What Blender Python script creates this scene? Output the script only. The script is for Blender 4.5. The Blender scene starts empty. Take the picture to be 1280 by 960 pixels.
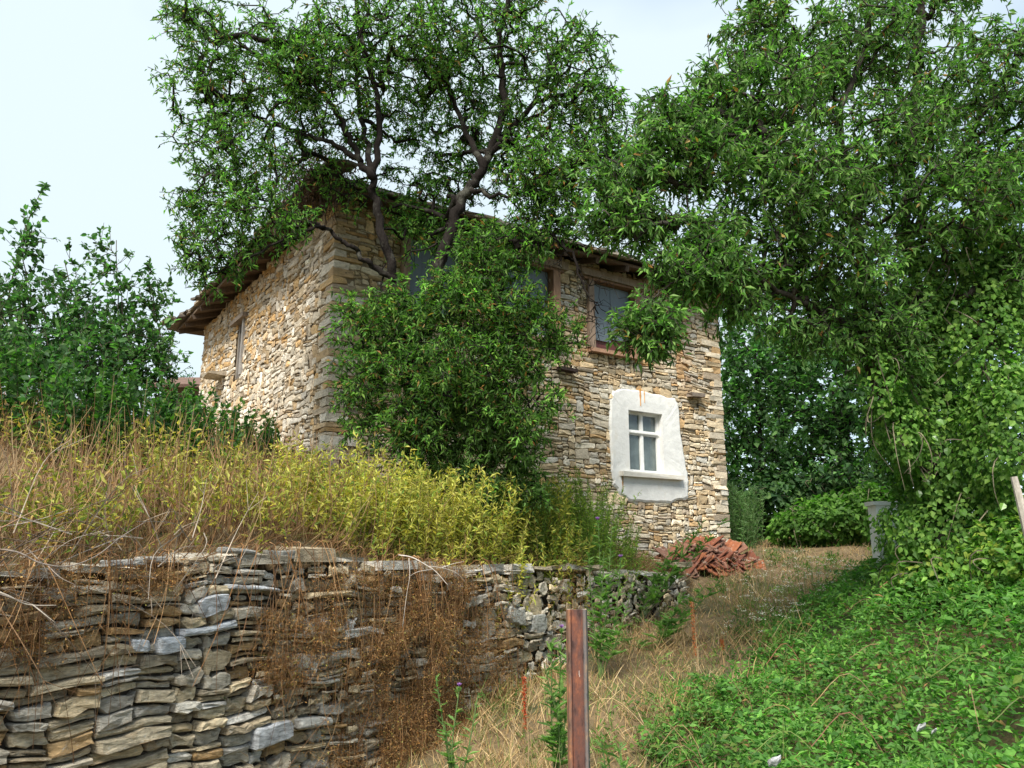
import bpy, math, random
import numpy as np
from mathutils import Vector

# ------------------------------------------------------------------ camera, world, sun, exposure
SC = bpy.context.scene
COL = SC.collection
EYE = 1.6
PITCH = math.radians(12.4)
cam_d = bpy.data.cameras.new('camera')
cam = bpy.data.objects.new('camera', cam_d)
COL.objects.link(cam)
cam.location = (0, 0, EYE)
cam.rotation_euler = (math.pi / 2 + PITCH, 0, 0)
cam_d.sensor_width = 36
cam_d.lens = 28.1
cam_d.clip_start = 0.05
cam_d.clip_end = 3000
SC.camera = cam

SUN_EL, SUN_AZ = math.radians(50), math.radians(197)      # azimuth from +Y clockwise: behind the camera, to the left
sun_from = Vector((math.sin(SUN_AZ) * math.cos(SUN_EL), math.cos(SUN_AZ) * math.cos(SUN_EL), math.sin(SUN_EL)))
world = bpy.data.worlds.new('World')
SC.world = world
world.use_nodes = True
wn, wl = world.node_tree.nodes, world.node_tree.links
wn.clear()
w_out = wn.new('ShaderNodeOutputWorld')
w_bg = wn.new('ShaderNodeBackground')
w_bg.inputs['Strength'].default_value = 0.12
w_sky = wn.new('ShaderNodeTexSky')
w_sky.sky_type = 'NISHITA'
w_sky.sun_disc = False
w_sky.sun_elevation = SUN_EL
w_sky.sun_rotation = SUN_AZ
w_tc = wn.new('ShaderNodeTexCoord')
w_map = wn.new('ShaderNodeMapping')
w_map.inputs['Scale'].default_value = (1, 1, 2.2)
w_map.inputs['Location'].default_value = (0.35, 0.2, 0.1)
w_noise = wn.new('ShaderNodeTexNoise')
w_noise.inputs['Scale'].default_value = 1.3
w_noise.inputs['Detail'].default_value = 5
w_noise.inputs['Roughness'].default_value = 0.5
w_ramp = wn.new('ShaderNodeValToRGB')
w_ramp.color_ramp.elements[0].position = 0.36
w_ramp.color_ramp.elements[0].color = (0.5, 0.5, 0.5, 1)
w_ramp.color_ramp.elements[1].position = 0.56
w_ramp.color_ramp.elements[1].color = (1, 1, 1, 1)
w_mix = wn.new('ShaderNodeMixRGB')
w_mix.inputs['Color2'].default_value = (3.3, 3.85, 4.15, 1)
wl.new(w_tc.outputs['Generated'], w_map.inputs['Vector'])
wl.new(w_map.outputs['Vector'], w_noise.inputs['Vector'])
w_sep = wn.new('ShaderNodeSeparateXYZ')
w_ma = wn.new('ShaderNodeMath'); w_ma.operation = 'MULTIPLY_ADD'; w_ma.inputs[1].default_value = -0.30     # cloud thins out towards the east
wl.new(w_tc.outputs['Generated'], w_sep.inputs[0])
wl.new(w_sep.outputs['X'], w_ma.inputs[0]); wl.new(w_noise.outputs['Fac'], w_ma.inputs[2])
wl.new(w_ma.outputs[0], w_ramp.inputs['Fac'])
wl.new(w_ramp.outputs['Color'], w_mix.inputs['Fac'])
wl.new(w_sky.outputs['Color'], w_mix.inputs['Color1'])
wl.new(w_mix.outputs['Color'], w_bg.inputs['Color'])
wl.new(w_bg.outputs['Background'], w_out.inputs['Surface'])

sun_d = bpy.data.lights.new('sun', 'SUN')
sun_d.energy = 3.6
sun_d.angle = math.radians(24)
sun_d.color = (1.0, 0.95, 0.86)
sun = bpy.data.objects.new('sun', sun_d)
COL.objects.link(sun)
sun.rotation_euler = (-sun_from).to_track_quat('-Z', 'Y').to_euler()
SC.view_settings.view_transform = 'Standard'
SC.view_settings.look = 'None'
SC.view_settings.gamma = 1
SC.view_settings.use_curve_mapping = False
SC.view_settings.exposure = 1.10
SC.render.engine = 'CYCLES'
SC.cycles.max_bounces = 6
SC.cycles.diffuse_bounces = 4
SC.cycles.transmission_bounces = 4
SC.cycles.use_denoising = True

# ------------------------------------------------------------------ small maths
RNG = np.random.default_rng(7)
random.seed(7)
CP, SP = math.cos(PITCH), math.sin(PITCH)


def ray(px, py):
    cx, cy = (px - 640) / 1000.0, (480 - py) / 1000.0
    return np.array([cx, CP - cy * SP, SP + cy * CP])


def at(px, py, Y):
    """A point of the place: where the sight line of a photo pixel is Y metres ahead."""
    d = ray(px, py)
    return np.array([0, 0, EYE]) + d * (Y / d[1])


def proj(p):
    p = np.asarray(p, float)
    x, y, z = p[..., 0], p[..., 1], p[..., 2] - EYE
    f = y * CP + z * SP
    u = -y * SP + z * CP
    return 640 + 1000 * x / f, 480 - 1000 * u / f


def nrm(v):
    return v / np.maximum(np.linalg.norm(v, axis=-1, keepdims=True), 1e-9)


def vnoise(p, scale, seed=0):
    """cheap smooth noise, about -1..1, p (...,3)"""
    p = np.asarray(p, float) * scale
    a = np.sin(p[..., 0] * 1.7 + 1.3 * seed + 1.1 * np.sin(p[..., 1] * 1.3 + seed)) \
        + np.sin(p[..., 1] * 1.9 + 2.1 * seed + 1.3 * np.sin(p[..., 2] * 1.1 + 2 * seed)) \
        + np.sin(p[..., 2] * 1.5 + 0.7 * seed + 1.2 * np.sin(p[..., 0] * 1.6 + 3 * seed))
    return a / 3


# ------------------------------------------------------------------ mesh collecting
class MB:
    def __init__(self):
        self.V, self.F, self.C, self.n = [], [], [], 0

    def add(self, v, f, c):
        v = np.asarray(v, float).reshape(-1, 3)
        f = np.asarray(f, int).reshape(-1, 3)
        c = np.asarray(c, float)
        if c.ndim == 1:
            c = np.broadcast_to(c, (len(v), 3))
        self.V.append(v); self.F.append(f + self.n); self.C.append(c)
        self.n += len(v)

    def build(self, name, mat, parent=None, smooth=False, origin=None):
        V = np.concatenate(self.V) if self.V else np.zeros((0, 3))
        F = np.concatenate(self.F) if self.F else np.zeros((0, 3), int)
        C = np.concatenate(self.C) if self.C else np.zeros((0, 3))
        o = np.zeros(3)
        if origin is not None:
            o = V.mean(0) if isinstance(origin, str) else np.asarray(origin, float)
            V = V - o
        me = bpy.data.meshes.new(name)
        me.vertices.add(len(V)); me.vertices.foreach_set('co', V.astype(np.float32).ravel())
        me.loops.add(len(F) * 3); me.loops.foreach_set('vertex_index', F.astype(np.int32).ravel())
        me.polygons.add(len(F))
        me.polygons.foreach_set('loop_start', (np.arange(len(F)) * 3).astype(np.int32))
        me.polygons.foreach_set('loop_total', np.full(len(F), 3, np.int32))
        me.polygons.foreach_set('use_smooth', np.full(len(F), bool(smooth)))
        at_ = me.color_attributes.new('Col', 'FLOAT_COLOR', 'POINT')
        at_.data.foreach_set('color', np.concatenate([C, np.ones((len(C), 1))], 1).astype(np.float32).ravel())
        me.update(calc_edges=True)
        me.materials.append(mat)
        ob = bpy.data.objects.new(name, me)
        COL.objects.link(ob)
        ob.location = o
        if parent is not None:
            ob.parent = parent
            ob.location = Vector(o) - parent.location if parent.parent is None else Vector(o) - parent.location - parent.parent.location
        return ob


def thing(name, label, cat, loc=(0, 0, 0), group=None):
    o = bpy.data.objects.new(name, None)
    COL.objects.link(o)
    o.location = loc
    o.empty_display_size = 0.2
    o['label'] = label; o['category'] = cat
    if group: o['group'] = group
    return o


def tag(o, label=None, cat=None, group=None, kind=None):
    if label: o['label'] = label
    if cat: o['category'] = cat
    if group: o['group'] = group
    if kind: o['kind'] = kind
    return o


BOXF = np.array([[0, 2, 1], [0, 3, 2], [4, 5, 6], [4, 6, 7], [0, 1, 5], [0, 5, 4], [1, 2, 6], [1, 6, 5], [2, 3, 7], [2, 7, 6], [3, 0, 4], [3, 4, 7]])


def box(mb, c, ax, ay, az, hx, hy, hz, col, jit=0.0):
    """box about c with half sizes along three axes"""
    ax, ay, az = np.asarray(ax, float), np.asarray(ay, float), np.asarray(az, float)
    s = np.array([[-1, -1, -1], [1, -1, -1], [1, 1, -1], [-1, 1, -1], [-1, -1, 1], [1, -1, 1], [1, 1, 1], [-1, 1, 1]], float)
    s = s * np.array([hx, hy, hz])
    if jit: s = s + RNG.normal(0, jit, s.shape)
    v = np.asarray(c, float) + s[:, :1] * ax + s[:, 1:2] * ay + s[:, 2:] * az
    mb.add(v, BOXF, col)


def tube(mb, pts, rad, sides, col, cap=True):
    pts = np.asarray(pts, float); rad = np.broadcast_to(np.asarray(rad, float), (len(pts),))
    n = len(pts)
    T = nrm(np.gradient(pts, axis=0))
    ref = np.array([0.13, 0.31, 0.94]) if abs(T[:, 2]).mean() < 0.8 else np.array([1, 0.1, 0])
    A = nrm(np.cross(T, ref)); B = np.cross(T, A)
    a = np.arange(sides) * 2 * np.pi / sides
    v = pts[:, None] + rad[:, None, None] * (np.cos(a)[None, :, None] * A[:, None] + np.sin(a)[None, :, None] * B[:, None])
    i = np.arange(n - 1)[:, None] * sides; j = np.arange(sides)[None]; k = (j + 1) % sides
    q0, q1, q2, q3 = i + j, i + k, i + sides + k, i + sides + j
    f = np.concatenate([np.stack([q0, q1, q2], -1).reshape(-1, 3), np.stack([q0, q2, q3], -1).reshape(-1, 3)])
    v = v.reshape(-1, 3)
    if cap and sides > 3:
        v = np.concatenate([v, pts[:1], pts[-1:]])
        jj = np.arange(sides); kk = (jj + 1) % sides
        f = np.concatenate([f, np.stack([kk, jj, np.full(sides, n * sides)], -1),
                            np.stack([(n - 1) * sides + jj, (n - 1) * sides + kk, np.full(sides, n * sides + 1)], -1)])
    c = np.asarray(col, float)
    if c.ndim == 2 and len(c) == n:
        c = np.repeat(c, sides, 0)
        if cap and sides > 3: c = np.concatenate([c, c[:1], c[-1:]])
    mb.add(v, f, c)


def catmull(P, per=5):
    P = np.asarray(P, float)
    Q = np.concatenate([2 * P[:1] - P[1:2], P, 2 * P[-1:] - P[-2:-1]])
    out = []
    for i in range(len(P) - 1):
        p0, p1, p2, p3 = Q[i:i + 4]
        for t in np.arange(per) / per:
            out.append(0.5 * (2 * p1 + (p2 - p0) * t + (2 * p0 - 5 * p1 + 4 * p2 - p3) * t * t + (3 * p1 - p0 - 3 * p2 + p3) * t ** 3))
    out.append(P[-1])
    return np.array(out)


# leaf templates: x across, y along, z up
T_LANCE = (np.array([[0, 0, 0], [-.5, .42, .10], [0, 1, -.05], [.5, .42, .10], [0, .45, -.03]]),
           np.array([[0, 4, 1], [1, 4, 2], [2, 4, 3], [3, 4, 0]]))
T_OVATE = (np.array([[0, 0, 0], [-.42, .22, .07], [-.46, .55, .08], [0, 1, -.10], [.46, .55, .08], [.42, .22, .07], [0, .42, -.02]]),
           np.array([[0, 6, 1], [1, 6, 2], [2, 6, 3], [3, 6, 4], [4, 6, 5], [5, 6, 0]]))
T_OVAL = (np.array([[0, 0, 0], [-.5, .38, .09], [0, 1, -.08], [.5, .38, .09], [0, .42, -.02]]), np.array([[0, 4, 1], [1, 4, 2], [2, 4, 3], [3, 4, 0]]))
T_QUAD = (np.array([[0, 0, 0], [-.5, .5, .06], [0, 1, 0], [.5, .5, .06]]), np.array([[0, 2, 1], [0, 3, 2]]))
T_BLADE = (np.array([[-.5, 0, 0], [.5, 0, 0], [-.4, .4, .06], [.4, .4, .06], [-.25, .75, .26], [.25, .75, .26], [0, 1, .5]]),
           np.array([[0, 1, 3], [0, 3, 2], [2, 3, 5], [2, 5, 4], [4, 5, 6]]))
T_TWIG = (np.array([[-.5, 0, 0], [.5, 0, 0], [0, 1, .1]]), np.array([[0, 1, 2]]))


def scatter(mb, tmpl, P, D, Nn, L, W, col, ctip=None):
    """many copies of a small shape: P base, D along, Nn face normal hint, L length, W width"""
    tv, tf = tmpl
    n = len(P)
    D = nrm(D)
    X = nrm(np.cross(D, Nn)); Z = np.cross(X, D)
    L = np.broadcast_to(L, (n,)); W = np.broadcast_to(W, (n,))
    v = P[:, None] + X[:, None] * (tv[None, :, :1] * W[:, None, None]) + D[:, None] * (tv[None, :, 1:2] * L[:, None, None]) \
        + Z[:, None] * (tv[None, :, 2:] * L[:, None, None])
    f = tf[None] + (np.arange(n) * len(tv))[:, None, None]
    c = np.repeat(col[:, None], len(tv), 1)
    mb.add(v.reshape(-1, 3), f.reshape(-1, 3), c.reshape(-1, 3))


def palette(n, cols, wts=None, jit=0.12, rng=None):
    rng = rng or RNG
    cols = np.array(cols, float)
    w = None if wts is None else np.array(wts, float) / sum(wts)
    c = cols[rng.choice(len(cols), n, p=w)]
    return np.clip(c * np.exp(rng.normal(0, jit, (n, 1))) * np.exp(rng.normal(0, jit * 0.2, (n, 1)) * np.array([[1.0, 0.15, -1.0]])), 0.002, 0.95)


def rdir(n, rng=None):
    return nrm((rng or RNG).normal(size=(n, 3)))


# ------------------------------------------------------------------ materials
def new_mat(name):
    m = bpy.data.materials.new(name); m.use_nodes = True
    nt = m.node_tree; nt.nodes.clear()
    out = nt.nodes.new('ShaderNodeOutputMaterial')
    return m, nt.nodes, nt.links, out


def nnode(n, l, kind, vec=None, **kw):
    t = n.new(kind)
    for k, v in kw.items():
        t.inputs[k].default_value = v
    if vec is not None: l.new(vec, t.inputs['Vector'])
    return t


def ramp(n, l, src, stops):
    r = n.new('ShaderNodeValToRGB')
    e = r.color_ramp.elements
    while len(e) > 1: e.remove(e[-1])
    e[0].position, e[0].color = stops[0][0], tuple(stops[0][1]) + (1,)
    for p, c in stops[1:]:
        x = e.new(p); x.color = tuple(c) + (1,)
    l.new(src, r.inputs['Fac'])
    return r.outputs['Color']


def mix(n, l, fac, a, b, mode='MIX'):
    m = n.new('ShaderNodeMixRGB'); m.blend_type = mode
    for sock, v in ((m.inputs['Fac'], fac), (m.inputs['Color1'], a), (m.inputs['Color2'], b)):
        if hasattr(v, 'links'): l.new(v, sock)
        else: sock.default_value = v if isinstance(v, float) else tuple(v) + (1,)
    return m.outputs['Color']


G = lambda x: (x, x, x)


def leaf_mat(name, trans=0.3, rough=0.5, spec=0.3, tint=(1.05, 1.65, 0.65)):
    m, n, l, out = new_mat(name)
    a = n.new('ShaderNodeVertexColor'); a.layer_name = 'Col'
    geo = n.new('ShaderNodeNewGeometry')
    nz = nnode(n, l, 'ShaderNodeTexNoise', geo.outputs['Position'], Scale=40.0, Detail=2.0)
    c = mix(n, l, 1.0, a.outputs['Color'], ramp(n, l, nz.outputs['Fac'], [(0.3, G(0.8)), (0.7, G(1.2))]), 'MULTIPLY')
    p = n.new('ShaderNodeBsdfPrincipled')
    p.inputs['Roughness'].default_value = rough
    p.inputs['Specular IOR Level'].default_value = spec
    l.new(c, p.inputs['Base Color'])
    t = n.new('ShaderNodeBsdfTranslucent')
    l.new(mix(n, l, 1.0, c, tint, 'MULTIPLY'), t.inputs['Color'])
    mx = n.new('ShaderNodeMixShader'); mx.inputs['Fac'].default_value = trans
    l.new(p.outputs[0], mx.inputs[1]); l.new(t.outputs[0], mx.inputs[2]); l.new(mx.outputs[0], out.inputs['Surface'])
    return m


def solid_mat(name, rough=0.85, spec=0.2, scale=8.0, amount=0.35, bump=0.4, bscale=30.0, stretch=(1, 1, 1), extra=None, metal=0.0, dist=0.02):
    """vertex colour times noise, with bump; extra: list of (scale, lo, hi, colour, strength) blotches"""
    m, n, l, out = new_mat(name)
    a = n.new('ShaderNodeVertexColor'); a.layer_name = 'Col'
    geo = n.new('ShaderNodeNewGeometry')
    mp = n.new('ShaderNodeMapping'); mp.inputs['Scale'].default_value = stretch
    l.new(geo.outputs['Position'], mp.inputs['Vector'])
    v = mp.outputs['Vector']
    nz = nnode(n, l, 'ShaderNodeTexNoise', v, Scale=scale, Detail=6.0, Roughness=0.6)
    c = mix(n, l, 1.0, a.outputs['Color'], ramp(n, l, nz.outputs['Fac'], [(0.25, G(1 - amount)), (0.75, G(1 + amount))]), 'MULTIPLY')
    for (s, lo, hi, colr, st) in (extra or []):
        z = nnode(n, l, 'ShaderNodeTexNoise', geo.outputs['Position'], Scale=s, Detail=5.0, Roughness=0.65)
        f = ramp(n, l, z.outputs['Fac'], [(lo, G(0)), (hi, G(st))])
        c = mix(n, l, f, c, colr)
    p = n.new('ShaderNodeBsdfPrincipled')
    p.inputs['Roughness'].default_value = rough
    p.inputs['Specular IOR Level'].default_value = spec
    p.inputs['Metallic'].default_value = metal
    l.new(c, p.inputs['Base Color'])
    b = n.new('ShaderNodeBump'); b.inputs['Strength'].default_value = bump; b.inputs['Distance'].default_value = dist
    nb = nnode(n, l, 'ShaderNodeTexNoise', v, Scale=bscale, Detail=6.0, Roughness=0.65)
    l.new(nb.outputs['Fac'], b.inputs['Height']); l.new(b.outputs[0], p.inputs['Normal'])
    l.new(p.outputs[0], out.inputs['Surface'])
    return m


M_LEAF = leaf_mat('leaf_surface', 0.42, 0.55, 0.22)
M_YLEAF = leaf_mat('yellowed_leaf_surface', 0.4, 0.6, 0.15, (1.7, 1.5, 0.6))
M_GLOSSLEAF = leaf_mat('glossy_leaf_surface', 0.28, 0.38, 0.5)
M_DRY = leaf_mat('dry_blade_surface', 0.2, 0.8, 0.1, (1.2, 1.1, 0.8))
M_BARK = solid_mat('rough_bark', 0.95, 0.1, 14, 0.5, 0.9, 26, (1, 1, 0.35), [(5, 0.55, 0.7, (0.16, 0.16, 0.13), 0.5)], dist=0.03)
M_STONE = solid_mat('rubble_stone', 0.92, 0.12, 11, 0.34, 0.8, 42, (1, 1, 2.6),
                    [(22, 0.58, 0.72, (0.10, 0.075, 0.05), 0.75), (30, 0.60, 0.72, (0.62, 0.58, 0.50), 0.5), (3, 0.55, 0.75, (0.40, 0.33, 0.24), 0.45)], dist=0.02)
M_SLATE = solid_mat('dry_wall_slate', 0.88, 0.15, 13, 0.62, 1.0, 44, (1, 1, 4.0),
                    [(9, 0.56, 0.70, (0.28, 0.18, 0.08), 0.45), (26, 0.60, 0.70, (0.50, 0.50, 0.46), 0.5), (16, 0.56, 0.72, (0.07, 0.06, 0.04), 0.7), (60, 0.60, 0.68, (0.62, 0.60, 0.54), 0.45)], dist=0.022)
M_MORTAR = solid_mat('mud_mortar', 0.95, 0.1, 20, 0.4, 0.8, 60)
M_ROOF = solid_mat('roof_slab_stone', 0.9, 0.15, 8, 0.4, 0.7, 30, (1, 1, 1), [(12, 0.55, 0.7, (0.09, 0.08, 0.05), 0.6)])
M_WOOD = solid_mat('weathered_wood', 0.85, 0.2, 18, 0.35, 0.6, 60, (1, 1, 0.25))
M_PLASTER = solid_mat('white_lime_plaster', 0.9, 0.15, 5, 0.10, 0.5, 9, (1, 1, 1),
                      [(5, 0.56, 0.78, (0.50, 0.45, 0.36), 0.55), (28, 0.64, 0.70, (0.42, 0.35, 0.26), 0.5)], dist=0.02)
M_PAINT = solid_mat('old_white_paint', 0.55, 0.4, 20, 0.10, 0.3, 60, (1, 1, 1), [(30, 0.64, 0.72, (0.34, 0.30, 0.25), 0.6)], dist=0.005)
M_TILE = solid_mat('fired_clay', 0.75, 0.3, 12, 0.3, 0.5, 50, (1, 1, 1), [(10, 0.56, 0.70, (0.46, 0.36, 0.30), 0.5), (18, 0.6, 0.72, (0.08, 0.05, 0.035), 0.6)])
M_CLOTH = solid_mat('matt_fabric', 0.95, 0.1, 8, 0.1, 0.2, 40)
M_PETAL = leaf_mat('petal_surface', 0.3, 0.6, 0.2, (1, 1, 1))
M_STONESM = solid_mat('fallen_stone', 0.85, 0.2, 9, 0.3, 0.6, 30)


def rust_mat():
    m, n, l, out = new_mat('rusted_painted_steel')
    a = n.new('ShaderNodeVertexColor'); a.layer_name = 'Col'
    geo = n.new('ShaderNodeNewGeometry')
    mp = n.new('ShaderNodeMapping'); mp.inputs['Scale'].default_value = (1, 1, 0.4)
    l.new(geo.outputs['Position'], mp.inputs['Vector'])
    v = mp.outputs['Vector']
    n1 = nnode(n, l, 'ShaderNodeTexNoise', v, Scale=28.0, Detail=8.0, Roughness=0.7)
    n2 = nnode(n, l, 'ShaderNodeTexNoise', v, Scale=110.0, Detail=4.0)
    n3 = nnode(n, l, 'ShaderNodeTexNoise', v, Scale=38.0, Detail=3.0)
    c = mix(n, l, 1.0, a.outputs['Color'], ramp(n, l, n1.outputs['Fac'], [(0.34, (0.30, 0.28, 0.3)), (0.46, (1, 1, 1)), (0.56, (1.4, 1.1, 0.85)), (0.66, (2.6, 2.0, 1.2)), (0.74, (1.0, 0.8, 0.8))]), 'MULTIPLY')
    c = mix(n, l, ramp(n, l, n3.outputs['Fac'], [(0.68, G(0)), (0.71, G(0.9))]), c, (0.55, 0.46, 0.40))
    p = n.new('ShaderNodeBsdfPrincipled')
    l.new(ramp(n, l, n1.outputs['Fac'], [(0.3, G(0.45)), (0.7, G(0.8))]), p.inputs['Roughness'])
    l.new(c, p.inputs['Base Color'])
    b = n.new('ShaderNodeBump'); b.inputs['Strength'].default_value = 0.5; b.inputs['Distance'].default_value = 0.003
    l.new(n2.outputs['Fac'], b.inputs['Height']); l.new(b.outputs[0], p.inputs['Normal'])
    l.new(p.outputs[0], out.inputs['Surface'])
    return m


def glass_mat():
    m, n, l, out = new_mat('sky_tinted_glass')
    p = n.new('ShaderNodeBsdfPrincipled')
    geo = n.new('ShaderNodeNewGeometry')
    nz = nnode(n, l, 'ShaderNodeTexNoise', geo.outputs['Position'], Scale=5.0, Detail=3.0)
    l.new(ramp(n, l, nz.outputs['Fac'], [(0.3, (0.10, 0.13, 0.13)), (0.7, (0.20, 0.25, 0.25))]), p.inputs['Base Color'])  # greenish grey of the reflected sky put into the pane colour, in soft patches
    p.inputs['Roughness'].default_value = 0.12
    p.inputs['Alpha'].default_value = 0.62
    p.inputs['Specular IOR Level'].default_value = 0.8
    l.new(p.outputs[0], out.inputs['Surface'])
    return m


M_RUST, M_GLASS = rust_mat(), glass_mat()


def ground_mat():
    m, n, l, out = new_mat('soil_and_thatch')
    geo = n.new('ShaderNodeNewGeometry')
    n1 = nnode(n, l, 'ShaderNodeTexNoise', geo.outputs['Position'], Scale=0.9, Detail=6.0, Roughness=0.65)
    n2 = nnode(n, l, 'ShaderNodeTexNoise', geo.outputs['Position'], Scale=18.0, Detail=6.0, Roughness=0.7)
    c = ramp(n, l, n1.outputs['Fac'], [(0.35, (0.055, 0.07, 0.025)), (0.5, (0.16, 0.11, 0.055)), (0.65, (0.24, 0.17, 0.09))])
    c = mix(n, l, 1.0, c, ramp(n, l, n2.outputs['Fac'], [(0.3, G(0.5)), (0.7, G(1.4))]), 'MULTIPLY')
    p = n.new('ShaderNodeBsdfPrincipled'); p.inputs['Roughness'].default_value = 0.95
    l.new(c, p.inputs['Base Color'])
    b = n.new('ShaderNodeBump'); b.inputs['Strength'].default_value = 0.8; b.inputs['Distance'].default_value = 0.04
    l.new(n2.outputs['Fac'], b.inputs['Height']); l.new(b.outputs[0], p.inputs['Normal'])
    l.new(p.outputs[0], out.inputs['Surface'])
    return m


# ------------------------------------------------------------------ ground
WP = np.array([-2.80, 4.50]); WD = np.array([0.5544, 0.8322]); WN = np.array([0.8322, -0.5544])   # retaining wall line, direction, outward normal
WLEN = 9.97


def wall_uv(x, y):
    dx, dy = np.asarray(x) - WP[0], np.asarray(y) - WP[1]
    return dx * WD[0] + dy * WD[1], -(dx * WN[0] + dy * WN[1])      # along, behind


def g_low(x, y):
    z = np.interp(y, [-50, 0, 6.6, 8.2, 10.5, 12.8, 15.3, 20, 40, 120, 600], [-6, -0.35, -0.16, 0.22, 0.60, 1.02, 1.62, 2.05, 3.2, 6, 20])
    z = z + 0.05 * np.clip(np.asarray(x) - 2, 0, 12)
    bk = np.clip((np.asarray(x) - (.5 + .27 * np.asarray(y))) / 1.8, 0, 1) * np.interp(y, [0, 3, 10.5, 13.5], [0, 1, 1, .05])
    z = z + .72 * bk * bk * (3 - 2 * bk)
    return z + 0.05 * vnoise(np.stack(np.broadcast_arrays(x, y, 0 * np.asarray(x)), -1), 0.9, 2)


def wall_top(u):
    return np.interp(u, [-4, 0.4, 1.2, 2.4, 2.9, 3.6, 5.0, 6.5, 8, 9.97, 14], [1.50, 1.52, 1.60, 1.66, 1.58, 1.52, 1.50, 1.48, 1.42, 1.38, 1.5])


def g_high(x, y):
    u, b = wall_uv(x, y)
    t = wall_top(u) - 0.06
    z = t + np.interp(b, [0, 1, 4, 12, 60], [0.02, 0.32, 1.62, 2.3, 3.4])
    return z + 0.05 * vnoise(np.stack(np.broadcast_arrays(x, y, 0 * np.asarray(x)), -1), 1.3, 5)


def ground_z(x, y):
    x, y = np.asarray(x, float), np.asarray(y, float)
    u, b = wall_uv(x, y)
    lo, hi = g_low(x, y), g_high(x, y)
    s = np.clip((b - 0.10) / 0.14, 0, 1)
    fade = np.clip((u - WLEN + 0.1) / 2.5, 0, 1)                      # beyond the wall's end the bank simply slopes
    s2 = np.clip((b + 0.3) / 2.6, 0, 1)
    s = s * (1 - fade) + s2 * s2 * (3 - 2 * s2) * fade
    return lo + (np.maximum(hi, lo) - lo) * s


def build_ground():
    # a sheet laid out along the wall line so that its step is sharp there
    def axis(dense, far):
        out = list(dense)
        while out[-1] < far: out.append(out[-1] + (out[-1] - out[-2]) * 1.18)
        return out
    pos = axis(np.arange(0, 6.01, 0.16), 1500)
    b = np.array([-p for p in pos[::-1][:-1]] + [0.0, 0.05, 0.10, 0.17, 0.24, 0.34] + [p for p in pos if p > 0.45])
    up = axis(np.arange(0, 14.01, 0.18), 1500)
    dn = axis(np.arange(0, 4.01, 0.25), 1500)
    u = np.array([-p for p in dn[::-1][:-1]] + up)
    U, B = np.meshgrid(u, b, indexing='ij')
    x = WP[0] + U * WD[0] - B * WN[0]
    y = WP[1] + U * WD[1] - B * WN[1]
    z = ground_z(x, y)
    nu, nb = len(u), len(b)
    i = np.arange(nu - 1)[:, None] * nb; j = np.arange(nb - 1)[None]
    a0, a1, a2, a3 = i + j, i + nb + j, i + nb + j + 1, i + j + 1
    f = np.concatenate([np.stack([a0, a1, a2], -1).reshape(-1, 3), np.stack([a0, a2, a3], -1).reshape(-1, 3)])
    mb = MB(); mb.add(np.stack([x, y, z], -1).reshape(-1, 3), f, np.array([.2, .15, .08]))
    o = mb.build('ground', ground_mat(), smooth=True)
    tag(o, 'sloping ground of dry soil and thatch', kind='structure')


build_ground()


# ------------------------------------------------------------------ stone walls
def pack(Lx, H, wr, hr, rng, big=0.06):
    """fill a rectangle with stones of uneven size, lowest gap first, so that joints interlock"""
    res = 0.01
    n = int(Lx / res); sky = np.zeros(n); out = []
    for _ in range(12000):
        i = int(np.argmin(sky)); h0 = sky[i]
        if h0 >= H: break
        j = i
        while j < n and abs(sky[j] - h0) < 1e-6: j += 1
        seg = (j - i) * res
        k = rng.random() < big
        h = rng.uniform(*hr) if not k else hr[1] * rng.uniform(1.2, 1.9)
        w = wr[0] + (wr[1] - wr[0]) * rng.random() ** 1.5
        if k: w = min(w, h * 2.2)
        if seg - w < wr[0] * 0.8: w = seg if seg < wr[1] * 1.35 else seg * rng.uniform(0.4, 0.6)
        w = min(w, seg)
        nb = []
        if i > 0: nb.append(sky[i - 1] - h0)
        if i + int(round(w / res)) < n: nb.append(sky[min(n - 1, i + int(round(w / res)))] - h0)
        nb = [q for q in nb if hr[0] * 0.5 < q < hr[1] * 1.2]
        if nb and rng.random() < 0.4: h = nb[int(rng.integers(len(nb)))]
        if w < wr[0] * 0.8 and nb: h = min(nb)
        h = max(0.02, round(h / 0.005) * 0.005)
        m = max(1, int(round(w / res)))
        out.append([i * res, h0, m * res, h])
        sky[i:i + m] = h0 + h
    return out


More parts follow.
